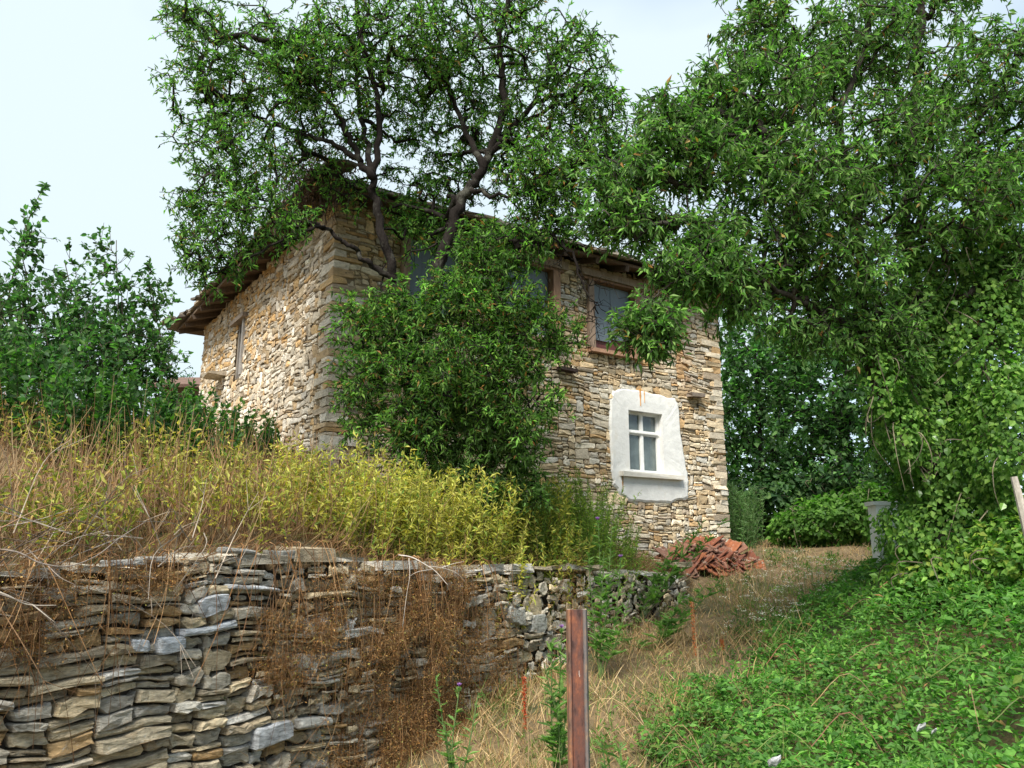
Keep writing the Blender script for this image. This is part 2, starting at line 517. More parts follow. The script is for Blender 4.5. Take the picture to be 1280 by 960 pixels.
def stone_geo(u0, v0, w, h, gap, back, proud, O, U, N, warp, rng, col, rough=1.0):
    """one stone: a ragged block with a chamfered, broken face. 50 triangles or fewer"""
    Z = np.array([0, 0, 1.0])
    g = gap
    a, b = max(w / 2 - g, .009), max(h / 2 - g, .007)
    cx, cz = u0 + w / 2, v0 + h / 2
    ins = min(a, b) * 0.35
    P = np.array([[a, -b + ins], [a, b - ins], [a - ins, b], [a * 0.25, b], [-a * 0.35, b], [-a + ins, b], [-a, b - ins], [-a, -b + ins], [-a + ins, -b], [-a * .2, -b], [a * 0.4, -b], [a - ins, -b]])
    jit = min(0.020, b * 0.30, a * 0.28) * rough
    P = P + rng.normal(0, jit, P.shape) * (0.7 if a < 3 * b else .45)
    P[:, 1] = P[:, 1] * (1 + rng.uniform(-.12, .12) * P[:, 0] / a)
    n = len(P)

    def world(p, d):
        uu, vv = cx + p[:, 0], cz + p[:, 1]
        k_ = 0.3 if rough > 1.2 else 1.0; du = k_ * (0.012 * np.sin(vv * 9 + uu * 2.1 + warp) + 0.008 * np.sin(vv * 23 + uu * 5))
        dv = k_ * 0.028 * np.sin(uu * 2.3 + vv * 1.2 + warp) + 0.014 * np.sin(uu * 6.1 + vv * 3.7 + 2 * warp) + 0.006 * np.sin(uu * 15 + vv * 9)
        return O + np.outer(uu + du, U) + np.outer(vv + dv, Z) + np.asarray(d).reshape(-1, 1) * N
    c1 = 1 - min(0.007 / b, .3) * rng.uniform(.5, 1.6)
    c1u = 1 - min(0.008 / a, .25) * rng.uniform(.5, 1.6)
    tilt = rng.normal(0, 0.05, 2)
    inner = P * np.array([c1u, c1])
    dpl = lambda p: proud + np.clip(p[:, 0] * tilt[0] + p[:, 1] * tilt[1] * 2, -.02, .02)
    back_r = world(P, np.full(n, back))
    mid_r = world(P, dpl(P) - rng.uniform(0.010, 0.022, n))
    in_r = world(inner, dpl(inner) + rng.normal(0, 0.004 * rough, n))
    cc = np.array([[-a * .42, rng.uniform(-.3, .3) * b], [a * .42, rng.uniform(-.3, .3) * b]])
    cen = world(cc, dpl(cc) + rng.normal(0.004, 0.006 * rough, 2))
    V = np.concatenate([back_r, mid_r, in_r, cen])
    F = []
    cl, cr = 3 * n, 3 * n + 1
    for i in range(n):
        j = (i + 1) % n
        F += [[i, j, n + j], [i, n + j, n + i], [n + i, n + j, 2 * n + j], [n + i, 2 * n + j, 2 * n + i]]
        ci = cr if P[i, 0] > 0 else cl; cj = cr if P[j, 0] > 0 else cl
        F.append([2 * n + i, 2 * n + j, ci])
        if ci != cj: F.append([2 * n + j, cj, ci])
    F = np.array(F)
    # outward winding: U x Z should point along N, else flip
    if np.dot(np.cross(U, Z), N) < 0: F = F[:, ::-1]
    C = np.tile(col, (len(V), 1)) * np.exp(rng.normal(0, 0.07, (len(V), 1)))
    return V, F, C


def cut(stones, holes):
    out = []
    for (u, v, w, h) in stones:
        ok = True
        for (a0, b0, a1, b1) in holes:
            if u + w > a0 and u < a1 and v + h > b0 + 0.01 and v < b1 - 0.01:
                left, right = a0 - u, u + w - a1
                if left >= right and left > 0.05: w = left
                elif right > 0.05: u, w = a1, right
                else: ok = False; break
        if ok and w > 0.03: out.append((u, v, w, h))
    return out


def lay_stones(parent, stones, colour, O, U, N, rng, gap, proud, limit, mat, part_parent, warp, rough=1.0, vis=None):
    geo = []
    for (u, v, w, h) in stones:
        pr = rng.uniform(*proud)
        col = colour(u + w / 2, v + h / 2, w, h, rng)
        g = stone_geo(u, v, w, h, gap * rng.uniform(.6, 1.5), -0.06, pr, O, U, N, warp, rng, col, rough)
        c = g[0].mean(0)
        px, py = proj(g[0][12:36])
        area = (px.max() - px.min()) * (py.max() - py.min())
        if px.max() < 0 or px.min() > 1280 or py.min() > 960 or py.max() < 0: area = 0
        if vis is not None: area *= vis(px.mean(), py.mean())
        geo.append((area, g))
    geo.sort(key=lambda t: -t[0])
    for k, (_, g) in enumerate(geo[:limit]):
        mb = MB(); mb.add(*g)
        mb.build('stone', mat, part_parent, origin='c')
    mb = MB()
    for (_, g) in geo[limit:]:
        V, F, C = g; F = F[(F >= 12).all(1)] - 12      # the hidden bedding faces are left off
        V = V[12:]; C = C[12:]; mb.add(V, F, C)
    if mb.n:
        o = mb.build('small_stones', mat, part_parent)
        o['kind'] = 'stuff'


# ------------------------------------------------------------------ the house
HN = np.array([-2.55, 10.86]); HD = np.array([0.830, 0.5578]); HG = np.array([-0.5578, 0.830])     # near corner, along the front, along the side
LF, LG = 7.96, 7.9
EZ = 6.75                                                                                          # top of the walls
d3 = lambda v: np.array([v[0], v[1], 0.0])
U1, N1 = d3(HD), -d3(HG)          # front: along, outward
U2, N2 = d3(HG), -d3(HD)          # side
house = thing('stone_house', 'old two storey rubble stone house with slab roof and one white framed window', 'house', (HN[0], HN[1], 2.6))


def plane_uv(px, py, O2, U, N):
    d = ray(px, py); O = np.array([O2[0], O2[1], 0.0]); E = np.array([0, 0, EYE])
    t = np.dot(O - E, N) / np.dot(d, N)
    p = E + d * t
    return float(np.dot(p - O, U)), float(p[2])


FB, SB = 1.2, 2.3                 # bottoms of the two walls (below the soil)
front_holes = {}
a = plane_uv(783, 512, HN, U1, N1); b_ = plane_uv(829, 593, HN, U1, N1)
front_holes['low'] = (a[0], b_[1], b_[0], a[1])
a = plane_uv(738, 347, HN, U1, N1); b_ = plane_uv(792, 442, HN, U1, N1)
front_holes['up1'] = (a[0], b_[1], b_[0], a[1] - 0.02)
a = plane_uv(622, 318, HN, U1, N1); b_ = plane_uv(690, 425, HN, U1, N1)
UPW = front_holes['up1'][2] - front_holes['up1'][0]
uc = 0.5 * (a[0] + b_[0])
front_holes['up2'] = (uc - UPW / 2 - .05, front_holes['up1'][1], uc + UPW / 2 + .05, front_holes['up1'][3])
front_holes['up3'] = (1.15, front_holes['up1'][1], 1.15 + UPW, front_holes['up1'][3])
s0 = plane_uv(307, 398, HN, U2, N2); s1 = plane_uv(299, 470, HN, U2, N2)
side_hole = (s0[0] - 0.02, s1[1], s0[0] + 0.52, s0[1])


def backing(name, L, zb, zt, holes, O2, U, N, thick, colr, parent):
    us = sorted({0.0, L} | {h[0] for h in holes} | {h[2] for h in holes})
    zs = sorted({zb, zt} | {h[1] for h in holes} | {h[3] for h in holes})
    mb = MB(); O = np.array([O2[0], O2[1], 0.0])
    for i in range(len(us) - 1):
        for j in range(len(zs) - 1):
            cu, cz = (us[i] + us[i + 1]) / 2, (zs[j] + zs[j + 1]) / 2
            if any(h[0] < cu < h[2] and h[1] < cz < h[3] for h in holes): continue
            c = O + U * cu + np.array([0, 0, cz]) - N * (thick / 2 + 0.03)
            box(mb, c, U, N, [0, 0, 1], (us[i + 1] - us[i]) / 2, thick / 2, (zs[j + 1] - zs[j]) / 2, colr)
    return mb.build(name, M_MORTAR, parent)


fh = list(front_holes.values())
mort = np.array([.22, .17, .11])
front_wall = backing('front_wall', LF, FB, EZ, fh, HN, U1, N1, 0.5, mort, house)
side_wall = backing('side_wall', LG, SB, EZ, [side_hole], HN + 0 * HD, U2, N2, 0.5, mort, house)
mb = MB()
box(mb, [*(HN + HD * (LF - .28) + HG * LG / 2), (EZ + 1) / 2], U2, U1, [0, 0, 1], LG / 2 - .6, .25, (EZ - 1) / 2, mort * 2)
box(mb, [*(HN + HG * (LG - .28) + HD * LF / 2), (EZ + 1) / 2], U1, U2, [0, 0, 1], LF / 2, .25, (EZ - 1) / 2, mort * 2)
mb.build('back_wall', M_MORTAR, house)
mb = MB()
box(mb, [*(HN + HG * LG / 2 + HD * LF / 2), 4.35], U1, U2, [0, 0, 1], LF / 2 - .55, LG / 2 - .55, .08, [.12, .08, .05])
box(mb, [*(HN + HG * LG / 2 + HD * LF / 2), EZ - .15], U1, U2, [0, 0, 1], LF / 2 - .55, LG / 2 - .55, .05, [.12, .08, .05])
mb.build('floor_boards', M_WOOD, house)

TAN = [[.56, .43, .27], [.62, .51, .35], [.54, .47, .36], [.46, .36, .23], [.66, .58, .45], [.52, .34, .17], [.40, .32, .23], [.58, .53, .44]]


def col_front(u, v, w, h, rng):
    c = palette(1, TAN, [5, 5, 4, 3, 3, 2, 1.5, 3], .14, rng)[0]
    # rust coloured run below the eave near the far corner
    k = math.exp(-((u - (6.95 + 0.1 * math.sin(v * 3))) / 0.17) ** 2) * np.clip((v - 4.3) / 1.2, 0, 1)
    c = c * (1 - .75 * k) + np.array([.42, .19, .06]) * .75 * k
    if u < 1.6: c = c * np.array([.92, .9, .85])
    if v < 3.2: c = c * 1.12
    return c


WHITEY = [[.58, .50, .39], [.66, .58, .47], [.52, .44, .33], [.48, .35, .21], [.70, .63, .53], [.56, .37, .18], [.42, .34, .25]]


def col_side(u, v, w, h, rng):
    k = np.clip((v - 5.0 - 0.25 * math.sin(u * 1.7)) / 0.9, 0, 1) * np.clip((u - 1.0) / 1.2, 0, 1)
    c = palette(1, WHITEY, [5, 5, 4, 3, 3, 1 + 8 * k, 2], .14, rng)[0]
    return c


rs = np.random.default_rng(11)
Of, Os = np.array([HN[0], HN[1], FB]), np.array([HN[0], HN[1], SB])
sh = lambda hs, zb: [(a - .0, b - zb, c + .0, d - zb) for (a, b, c, d) in hs]
st = cut(pack(LF, EZ - FB - .02, (.10, .52), (.04, .115), rs, .05), sh(fh, FB))
tree_hide = lambda x, y: 0.15 if (430 < x < 700 and 320 < y < 640) else (0.3 if x > 720 and y < 330 else 1.0)
lay_stones(house, st, lambda u, v, w, h, r: col_front(u, v + FB, w, h, r), Of, U1, N1, rs, 0.0045, (0.0, 0.020), 200, M_STONE, front_wall, 0.7, vis=tree_hide)
st = cut(pack(LG, EZ - SB - .02, (.10, .48), (.05, .13), rs, .06), sh([side_hole], SB))
lay_stones(house, st, lambda u, v, w, h, r: col_side(u, v + SB, w, h, r), Os, U2, N2, rs, 0.0045, (0.0, 0.022), 100, M_STONE, side_wall, 1.9, vis=lambda x, y: 1.0 if y < 580 else .1)

# quoins: long squared blocks tying the two corners
mb_q = MB()
for (c2, sgn, zb) in ((HN, 1, 2.4), (HN + HD * LF, -1, 1.3)):
    z = zb; k = 0
    while z < EZ - .1:
        h = rs.uniform(.05, .14); ln, sh_ = (rs.uniform(.3, .5), rs.uniform(.16, .26)) if k % 2 else (rs.uniform(.16, .26), rs.uniform(.3, .5))
        c = palette(1, WHITEY if sgn > 0 else TAN, None, .12, rs)[0] * .95
        lo = np.array([c2[0], c2[1], z + h / 2]) + d3(HD) * sgn * (ln / 2 - .035) + d3(HG) * (sh_ / 2 - .035)
        m1 = MB(); box(m1, lo, d3(HD), d3(HG), [0, 0, 1], ln / 2, sh_ / 2, h / 2 - .006, c, 0.009)
        m1.build('corner_stone', M_STONE, house, origin='c')
        z += h; k += 1

# stones and beam ends that stick out of the walls
for (px, py, O2, U, N, ln, mt, cc) in ((705, 463, HN, U1, N1, .16, M_WOOD, [.05, .035, .03]), (866, 495, HN, U1, N1, .17, M_STONE, [.22, .18, .15]), (278, 470, HN, U2, N2, .34, M_STONE, [.42, .36, .28])):
    u, z = plane_uv(px, py, O2, U, N)
    m1 = MB(); box(m1, np.array([O2[0], O2[1], z]) + U * u + N * (ln / 2), U, N, [0, 0, 1], .17 if ln < .3 else .30, ln / 2, .035, cc, .012)
    m1.build('projecting_slab', mt, house, origin='c')

# plaster surround of the ground floor window, thick irregular ring
lo = front_holes['low']
sur = MB()
pa = [(762, 498), (765, 489), (778, 486), (800, 489), (822, 493), (843, 499), (848, 512), (849, 535), (852, 560), (856, 582), (860, 602), (859, 622), (838, 629), (812, 628), (788, 627), (774, 618), (766, 606), (763, 590), (762, 560), (761, 530)]
outer = np.array([plane_uv(x, y, HN, U1, N1) for x, y in pa])
ring = []
for i in range(len(outer)):
    p, q = outer[i], outer[(i + 1) % len(outer)]
    for t in (0, .25, .5, .75): ring.append(p + (q - p) * t)
outer = np.array(ring) + rs.normal(0, .008, (len(ring), 2))
hole = np.array([(lo[0], lo[1]), (lo[0], lo[3]), (lo[2], lo[3]), (lo[2], lo[1])])
cen = np.array([(lo[0] + lo[2]) / 2, (lo[1] + lo[3]) / 2])


def hit_rect(p):
    d = p - cen; hw, hh = (lo[2] - lo[0]) / 2, (lo[3] - lo[1]) / 2
    t = min(hw / max(abs(d[0]), 1e-6), hh / max(abs(d[1]), 1e-6))
    return cen + d * t


inner = np.array([hit_rect(p) for p in outer])
# slide the four nearest ones into the corners so that the opening stays square
for c in hole:
    k = int(np.argmin(np.linalg.norm(inner - c, axis=1))); inner[k] = c
inner = cen + (inner - cen) * .985
n = len(outer)
W3 = lambda P, d: np.array([HN[0], HN[1], 0]) + np.outer(P[:, 0], U1) + np.outer(P[:, 1], [0, 0, 1]) + np.asarray(d).reshape(-1, 1) * N1
out_in = outer + (inner - outer) * .07
midr = outer + (inner - outer) * .5
Vs = np.concatenate([W3(outer, np.full(n, -.02)), W3(outer, .022 + rs.normal(0, .002, n)), W3(out_in, .045 + rs.normal(0, .0015, n)), W3(midr, .05 + rs.normal(0, .001, n)), W3(inner, .045 + rs.normal(0, .0005, n)), W3(inner, np.full(n, -.26))])
F = []
for r in range(5):
    for i in range(n):
        j = (i + 1) % n
        F += [[r * n + i, r * n + j, (r + 1) * n + j], [r * n + i, (r + 1) * n + j, (r + 1) * n + i]]
cw = np.tile([.70, .70, .68], (len(Vs), 1))
cw[:n] *= .75
F = np.array(F)
fn = np.cross(Vs[F[2 * n * 2, 1]] - Vs[F[2 * n * 2, 0]], Vs[F[2 * n * 2, 2]] - Vs[F[2 * n * 2, 0]])
if np.dot(fn, N1) < 0: F = F[:, ::-1]
sur.add(Vs, F, cw)
# rust runs: ragged vertical stains that lie in the plaster, modelled as thin crusts
surround = sur.build('plaster_surround', M_PLASTER, house)
for (px, y0, y1, wd, cc) in ((798, 487, 508, .055, [.50, .24, .07]), (803, 489, 504, .03, [.55, .30, .12]), (776, 595, 612, .05, [.34, .20, .09]), (800, 440, 452, .08, [.40, .18, .07])):
    mb = MB(); u0, z0 = plane_uv(px, y0, HN, U1, N1); _, z1 = plane_uv(px, y1, HN, U1, N1)
    m = 9; zz = np.linspace(z0, z1, m); wv = wd * (1 - .6 * np.linspace(0, 1, m)) * rs.uniform(.7, 1.2, m)
    A = np.stack([u0 - wv / 2, zz], -1); B = np.stack([u0 + wv / 2, zz], -1)
    V = np.concatenate([W3(A, np.full(m, .048)), W3((A + B) / 2, np.full(m, .060)), W3(B, np.full(m, .048))])
    F = []
    for i in range(m - 1):
        for s in (0, m): F += [[s + i, s + i + 1, s + m + i + 1], [s + i, s + m + i + 1, s + m + i]]
    mb.add(V, F, cc); mb.build('rust_run', M_PLASTER, surround if px != 800 else house)

# ground floor window: white casement with transom and four panes
WC = lambda u, z, d: np.array([HN[0], HN[1], z]) + U1 * u + N1 * d


def casement(holedef, depth, colr, mat, with_glass=True, two=True):
    u0, z0, u1, z1 = holedef
    wnode = bpy.data.objects.new('window', None); COL.objects.link(wnode); wnode.parent = house
    wnode.location = Vector(WC((u0 + u1) / 2, z0, depth)) - house.location
    def bar(name, ua, ub, za, zb, d=depth, t=.03):
        m1 = MB(); box(m1, WC((ua + ub) / 2, (za + zb) / 2, d), U1, N1, [0, 0, 1], (ub - ua) / 2, t, (zb - za) / 2, colr, .0012)
        return m1.build(name, mat, wnode, origin='c')
    f = .036
    bar('frame', u0, u0 + f, z0, z1); bar('frame', u1 - f, u1, z0, z1)
    bar('frame', u0 + f, u1 - f, z1 - f, z1, t=.032); bar('frame', u0 + f, u1 - f, z0, z0 + f, t=.032)
    zt = z0 + (z1 - z0) * .655
    um = (u0 + u1) / 2
    if two:
        bar('transom', u0 + f, u1 - f, zt - .026, zt + .026, t=.038)
        bar('ledge', u0 + f - .01, u1 - f + .01, zt - .012, zt + .010, d=depth + .045, t=.012)
        bar('mullion', um - .022, um + .022, z0 + f, zt - .026, t=.034)
        bar('mullion', um - .022, um + .022, zt + .026, z1 - f, t=.034)
        cells = [(u0 + f, um - .022, z0 + f, zt - .026), (um + .022, u1 - f, z0 + f, zt - .026), (u0 + f, um - .022, zt + .026, z1 - f), (um + .022, u1 - f, zt + .026, z1 - f)]
        for (ca, cb, za, zb) in cells:
            s = .019
            m1 = MB()
            for (aa, bb, cc_, dd) in ((ca + .002, ca + s, za + .002, zb - .002), (cb - s, cb - .002, za + .002, zb - .002), (ca + s, cb - s, za + .002, za + s), (ca + s, cb - s, zb - s, zb - .002)):
                box(m1, WC((aa + bb) / 2, (cc_ + dd) / 2, depth + .005), U1, N1, [0, 0, 1], (bb - aa) / 2, .018, (dd - cc_) / 2, np.array(colr) * .93)
            m1.build('sash', mat, wnode)
            m1 = MB(); box(m1, WC((ca + cb) / 2, (za + zb) / 2, depth - .008), U1, N1, [0, 0, 1], (cb - ca) / 2 - s, .002, (zb - za) / 2 - s, [.2, .25, .25])
            m1.build('pane', M_GLASS, wnode)
    return wnode


w_low = casement(lo, -.10, [.78, .78, .76], M_PAINT)
m1 = MB()
for k in range(9):           # limp net curtain in folds behind the panes
    u = lo[0] + (lo[2] - lo[0]) * (k + .5) / 9
    if k in (2, 3): continue
    box(m1, WC(u, lo[1] + .33 + .02 * (k % 3), -.22 - .012 * (k % 2)), U1, N1, [0, 0, 1], (lo[2] - lo[0]) / 18, .004, .32 + .02 * (k % 2), [.38, .42, .40])
m1.build('curtain', M_CLOTH, w_low)
m1 = MB(); box(m1, WC((lo[0] + lo[2]) / 2 + .08, lo[1] - .055, .06), U1, N1, [0, 0, 1], (lo[2] - lo[0]) / 2 + .32, .075, .045, [.66, .63, .57], .006)
m1.build('window_sill', M_PLASTER, house)

# upper windows: timber jambs and lintel round grey-blue boarded casements
for key in ('up1', 'up2', 'up3'):
    u0, z0, u1, z1 = front_holes[key]
    wnode = bpy.data.objects.new('window', None); COL.objects.link(wnode); wnode.parent = house
    wnode.location = Vector(WC((u0 + u1) / 2, z0, 0)) - house.location
    parts = [('lintel', u0 - .28, u1 + .30, z1, z1 + .14, .02, .10, [.30, .24, .19]), ('lintel', u0 - .22, u1 + .22, z1 - .05, z1 - .004, .0, .09, [.22, .13, .08]),
             ('jamb', u1 - .01, u1 + .13, z0 - .05, z1 - .054, .01, .09, [.33, .20, .13]), ('jamb', u0 - .11, u0 + .01, z0 - .05, z1 - .054, .01, .09, [.26, .19, .14]),
             ('sill', u0 - .1, u1 + .12, z0 - .13, z0 - .054, .02, .10, [.34, .20, .13])]
    for (nm, a, b, c, d, dep, t, cc) in parts:
        m1 = MB(); box(m1, WC((a + b) / 2, (c + d) / 2, dep), U1, N1, [0, 0, 1], (b - a) / 2, t, (d - c) / 2, cc, .004)
        m1.build(nm, M_WOOD, wnode, origin='c')
    # sheet boards: pieces beside each other, the lower strip open
    nb = 4; zlow = z0 + (.14 if key == 'up1' else .02)
    for k in range(nb):
        a = u0 + .03 + (u1 - u0 - .06) * k / nb; b = a + (u1 - u0 - .06) / nb - .006
        m1 = MB(); box(m1, WC((a + b) / 2, (zlow + (.0 if k < 2 or key != 'up1' else .06) + z1 - .06) / 2, -.05 - .006 * (k % 2)), U1, N1, [0, 0, 1], (b - a) / 2, .012, (z1 - .06 - zlow - (.0 if k < 2 or key != 'up1' else .06)) / 2, np.array([.15, .19, .22]) * rs.uniform(.9, 1.08))
        m1.build('board', M_PAINT, wnode, origin='c')
    m1 = MB(); box(m1, WC((u0 + u1) / 2, z0 + .18, -.09), U1, N1, [0, 0, 1], (u1 - u0) / 2, .01, .2, [.13, .035, .03])
    m1.build('inner_panel', M_PAINT, wnode)
# slit window in the side wall
u0, z0, u1, z1 = side_hole
WS = lambda u, z, d: np.array([HN[0], HN[1], z]) + U2 * u + N2 * d
wnode = bpy.data.objects.new('window', None); COL.objects.link(wnode); wnode.parent = house
wnode.location = Vector(WS((u0 + u1) / 2, z0, 0)) - house.location
for (nm, a, b, c, d, dep, t, cc) in (('jamb', u0, u0 + .09, z0, z1, -.02, .07, [.30, .28, .26]), ('lintel', u0 - .15, u1 + .2, z1, z1 + .08, .01, .1, [.25, .2, .16]), ('jamb', u1 - .07, u1, z0, z1, -.08, .06, [.22, .2, .18]), ('shutter', u0 + .09, u1 - .07, z0 + .01, z1 - .01, -.2, .015, [.05, .045, .04])):
    m1 = MB(); box(m1, WS((a + b) / 2, (c + d) / 2, dep), U2, N2, [0, 0, 1], (b - a) / 2, t, (d - c) / 2, cc, .004)
    m1.build(nm, M_WOOD, wnode, origin='c')

# roof: low hipped roof of stone slabs on boards and rafters
OV = .50; PT = .30
roof = None
mb = MB()
corner = lambda su, sg: np.array([*(HN + HD * (-OV if su == 0 else LF + OV) + HG * (-OV if sg == 0 else LG + OV)), EZ - .08])
A_, B_, C_, D_ = corner(0, 0), corner(1, 0), corner(1, 1), corner(0, 1)
hr = (LG / 2 + OV) * PT
r0 = np.array([*(HN + HD * (LF / 2 - .3) + HG * LG / 2), EZ - .08 + hr]); r1 = np.array([*(HN + HD * (LF / 2 + .3) + HG * LG / 2), EZ - .08 + hr])
up = np.array([0, 0, .05])
V = np.array([A_, B_, C_, D_, A_ + up, B_ + up, C_ + up, D_ + up, r0, r1, r0 + up, r1 + up])
F = [[0, 8, 9], [0, 9, 1], [1, 9, 2], [2, 9, 8], [2, 8, 3], [3, 8, 0], [4, 11, 10], [4, 5, 11], [5, 6, 11], [6, 10, 11], [6, 7, 10], [7, 4, 10],
     [0, 1, 5], [0, 5, 4], [1, 2, 6], [1, 6, 5], [2, 3, 7], [2, 7, 6], [3, 0, 4], [3, 4, 7]]
mb.add(V, F, [.13, .09, .06]); roof = mb.build('roof', M_WOOD, house)


def roof_side(P, Q, inward, nrows, limit):
    """slabs laid in rows from the eave PQ upwards"""
    along = nrm(Q - P); L = np.linalg.norm(Q - P)
    slabs = []
    for k in range(nrows):
        s = -.10 + k * .30
        u = k * .8 * .3 + rs.uniform(-.1, .1) + max(0, s)
        while u < L - max(0, s) - .1:
            w = rs.uniform(.28, .62)
            jut = rs.uniform(-.09, .07) if k < 2 else rs.uniform(-.04, .04)
            slabs.append((k, u + w / 2, s + jut, w, rs.uniform(.45, .6)))
            u += w * .97
    mb = MB(); nn = 0
    pin = np.array([inward[0], inward[1], PT]); pin = pin / np.linalg.norm(pin)
    for layer in (0, 1):
        for (k, u, s, w, ln) in slabs:
            if layer == 1 and k > 0: continue
            hz = 0.07 + (.045 if layer else 0) + rs.uniform(0, .02)
            if layer: u = u + .2; s = s + .09
            cp = np.array([[-.5, 0], [-.2, -.06], [.15, .03], [.5, -.02], [.52, .6], [.2, 1], [-.3, .97], [-.5, .5]]) * [w, ln]
            cp = cp + rs.normal(0, .025, cp.shape)
            roll = rs.normal(0, .04)
            T = []
            for z in (0, rs.uniform(.025, .05)):
                for (x, y) in cp:
                    p = P + along * (u + x) + pin * (s + y) + np.array([0, 0, hz + z + .03 * (1 - y / ln) + roll * x])
                    T.append(p)
            n = len(cp)
            F = [[i, (i + 1) % n, n + (i + 1) % n] for i in range(n)] + [[i, n + (i + 1) % n, n + i] for i in range(n)] + [[n, n + i, n + i + 1] for i in range(1, n - 1)] + [[0, i + 1, i] for i in range(1, n - 1)]
            c = palette(1, [[.16, .145, .12], [.22, .2, .17], [.12, .10, .08], [.25, .21, .16]], None, .15, rs)[0]
            if k < 2 and nn < limit:
                m1 = MB(); m1.add(T, F, c); m1.build('roof_slab', M_ROOF, roof, origin='c'); nn += 1
            else: mb.add(T, F, c)
    o = mb.build('roof_slabs', M_ROOF, roof); o['kind'] = 'stuff'


roof_side(A_, B_, d3(HG), 14, 60)
roof_side(D_, A_, d3(HD), 14, 70)
roof_side(B_, C_, -d3(HD), 14, 12)
roof_side(C_, D_, -d3(HG), 14, 0)
for k in range(13):
    for (P, Q, inw) in ((A_, B_, d3(HG)), (D_, A_, d3(HD)), (B_, C_, -d3(HD))):
        al = nrm(Q - P); u = .25 + k * .68
        m1 = MB(); box(m1, P + al * u + inw * .42 + np.array([0, 0, .42 * PT - .05]), al, nrm(inw + np.array([0, 0, PT])), np.cross(al, nrm(inw + np.array([0, 0, PT]))), .04, .44, .05, [.10, .07, .05], .004)
        m1.build('rafter', M_WOOD, roof, origin='c')

# ------------------------------------------------------------------ the dry stone retaining wall
rw_base = np.array([WP[0], WP[1], 0.0]); UW, NW = d3(WD), d3(WN)
rwall = thing('retaining_wall', 'long dry stone retaining wall of grey and tan slates holding up the weedy terrace', 'wall', (WP[0], WP[1], 0.2))
rr = np.random.default_rng(23)
U_START = -1.3
mb = MB()
uu = np.linspace(U_START, WLEN, 40)
for i in range(39):
    um = (uu[i] + uu[i + 1]) / 2; zt = float(wall_top(um)) - .12; zb = -.6
    box(mb, rw_base + UW * um + np.array([0, 0, (zt + zb) / 2]) - NW * .17, UW, NW, [0, 0, 1], (uu[1] - uu[0]) / 2, .12, (zt - zb) / 2, [.055, .045, .035])
core = mb.build('rubble_core', M_MORTAR, rwall)
SLT = [[.44, .40, .32], [.52, .48, .40], [.48, .40, .27], [.56, .46, .30], [.36, .30, .21], [.44, .29, .14], [.60, .57, .51]]


def col_rw(u, z, w, h, rng):
    px, py = proj(rw_base + UW * u + np.array([0, 0, z]))
    if px < 130 and py > 760: wts = [1, .5, 4, 4, 3, 6, .3]
    elif px < 330 and py > 720: wts = [3, 4, 3, 3.5, 2, 1.2, 2.5]
    elif px > 560: wts = [5, 5, 3, 1, 3, .3, 2]
    elif py < 730: wts = [4, 4, 3, 1, 4, .5, 1]
    else: wts = [4, 3, 3, 2, 3, 1.5, 1]
    return palette(1, SLT, wts, .13, rng)[0]


OW = np.array([WP[0], WP[1], 0.0])
stones = []
for (ua, ub, wr, hr_) in ((U_START, .62, (.16, .58), (.03, .11)), (.62, 1.12, (.2, .5), (.03, .095)), (1.12, 1.9, (.12, .42), (.03, .095)), (1.9, 5.2, (.12, .46), (.03, .11)), (5.2, WLEN, (.10, .40), (.04, .14))):
    for (u, v, w, h) in pack(ub - ua, 2.25, wr, hr_, rr, .018):
        zc = v - .45
        if zc + h > wall_top(ua + u + w / 2) + rr.uniform(-.03, .05): continue
        if zc + h < g_low(*(WP + WD * (ua + u))) - .15: continue
        stones.append((ua + u, zc, w, h))
# bedding tilts a little here and there
lay_stones(rwall, stones, col_rw, OW, UW, NW, rr, 0.006, (-.02, .075), 288, M_SLATE, rwall, 3.1, rough=1.5, vis=lambda x, y: 1.0)
# big pale slabs of the repaired face and capping stones
for (px, py, w, h, cc, pr) in ((166, 808, .15, .085, [.50, .53, .56], .09), (205, 806, .19, .10, [.47, .51, .55], .095), (262, 762, .23, .115, [.50, .53, .56], .09), (255, 790, .42, .055, [.48, .51, .54], .085),
                               (310, 740, .42, .04, [.46, .48, .50], .1), (335, 922, .34, .13, [.42, .44, .46], .10), (385, 905, .34, .075, [.50, .49, .45], .11), (350, 692, .30, .08, [.24, .24, .22], .06),
                               (292, 694, .30, .045, [.30, .30, .28], .07), (150, 704, .26, .05, [.42, .42, .40], .07), (186, 702, .2, .05, [.36, .36, .34], .07), (560, 716, .22, .10, [.40, .40, .37], .06), (640, 768, .3, .19, [.36, .36, .33], .09), (668, 776, .3, .2, [.42, .42, .39], .08)):
    u, z = plane_uv(px, py, WP, UW, NW)
    g = stone_geo(u - w / 2, z - h / 2, w, h, .004, -.02, pr, OW, UW, NW, 3.1, rr, np.array(cc), .6)
    m1 = MB(); m1.add(*g); m1.build('stone', M_SLATE, rwall, origin='c')
# flat capping stones lying back into the bank
for k in range(26):
    u = U_START + .3 + k * .41 + rr.uniform(-.1, .1)
    if u > WLEN - .1: break
    p = OW + UW * u - NW * rr.uniform(.06, .2) + np.array([0, 0, float(wall_top(u)) + rr.uniform(-.02, .02)])
    t = rr.uniform(-.15, .15)
    m1 = MB(); box(m1, p, nrm(UW + NW * t), nrm(NW - UW * t + np.array([0, 0, rr.uniform(-.2, .1)])), [0, 0, 1], rr.uniform(.12, .26), rr.uniform(.12, .2), rr.uniform(.018, .04), palette(1, SLT, [4, 5, 2, 1, 3, 0.2, 2], .1, rr)[0], .014)
    m1.build('capping_stone', M_SLATE, rwall, origin='c')


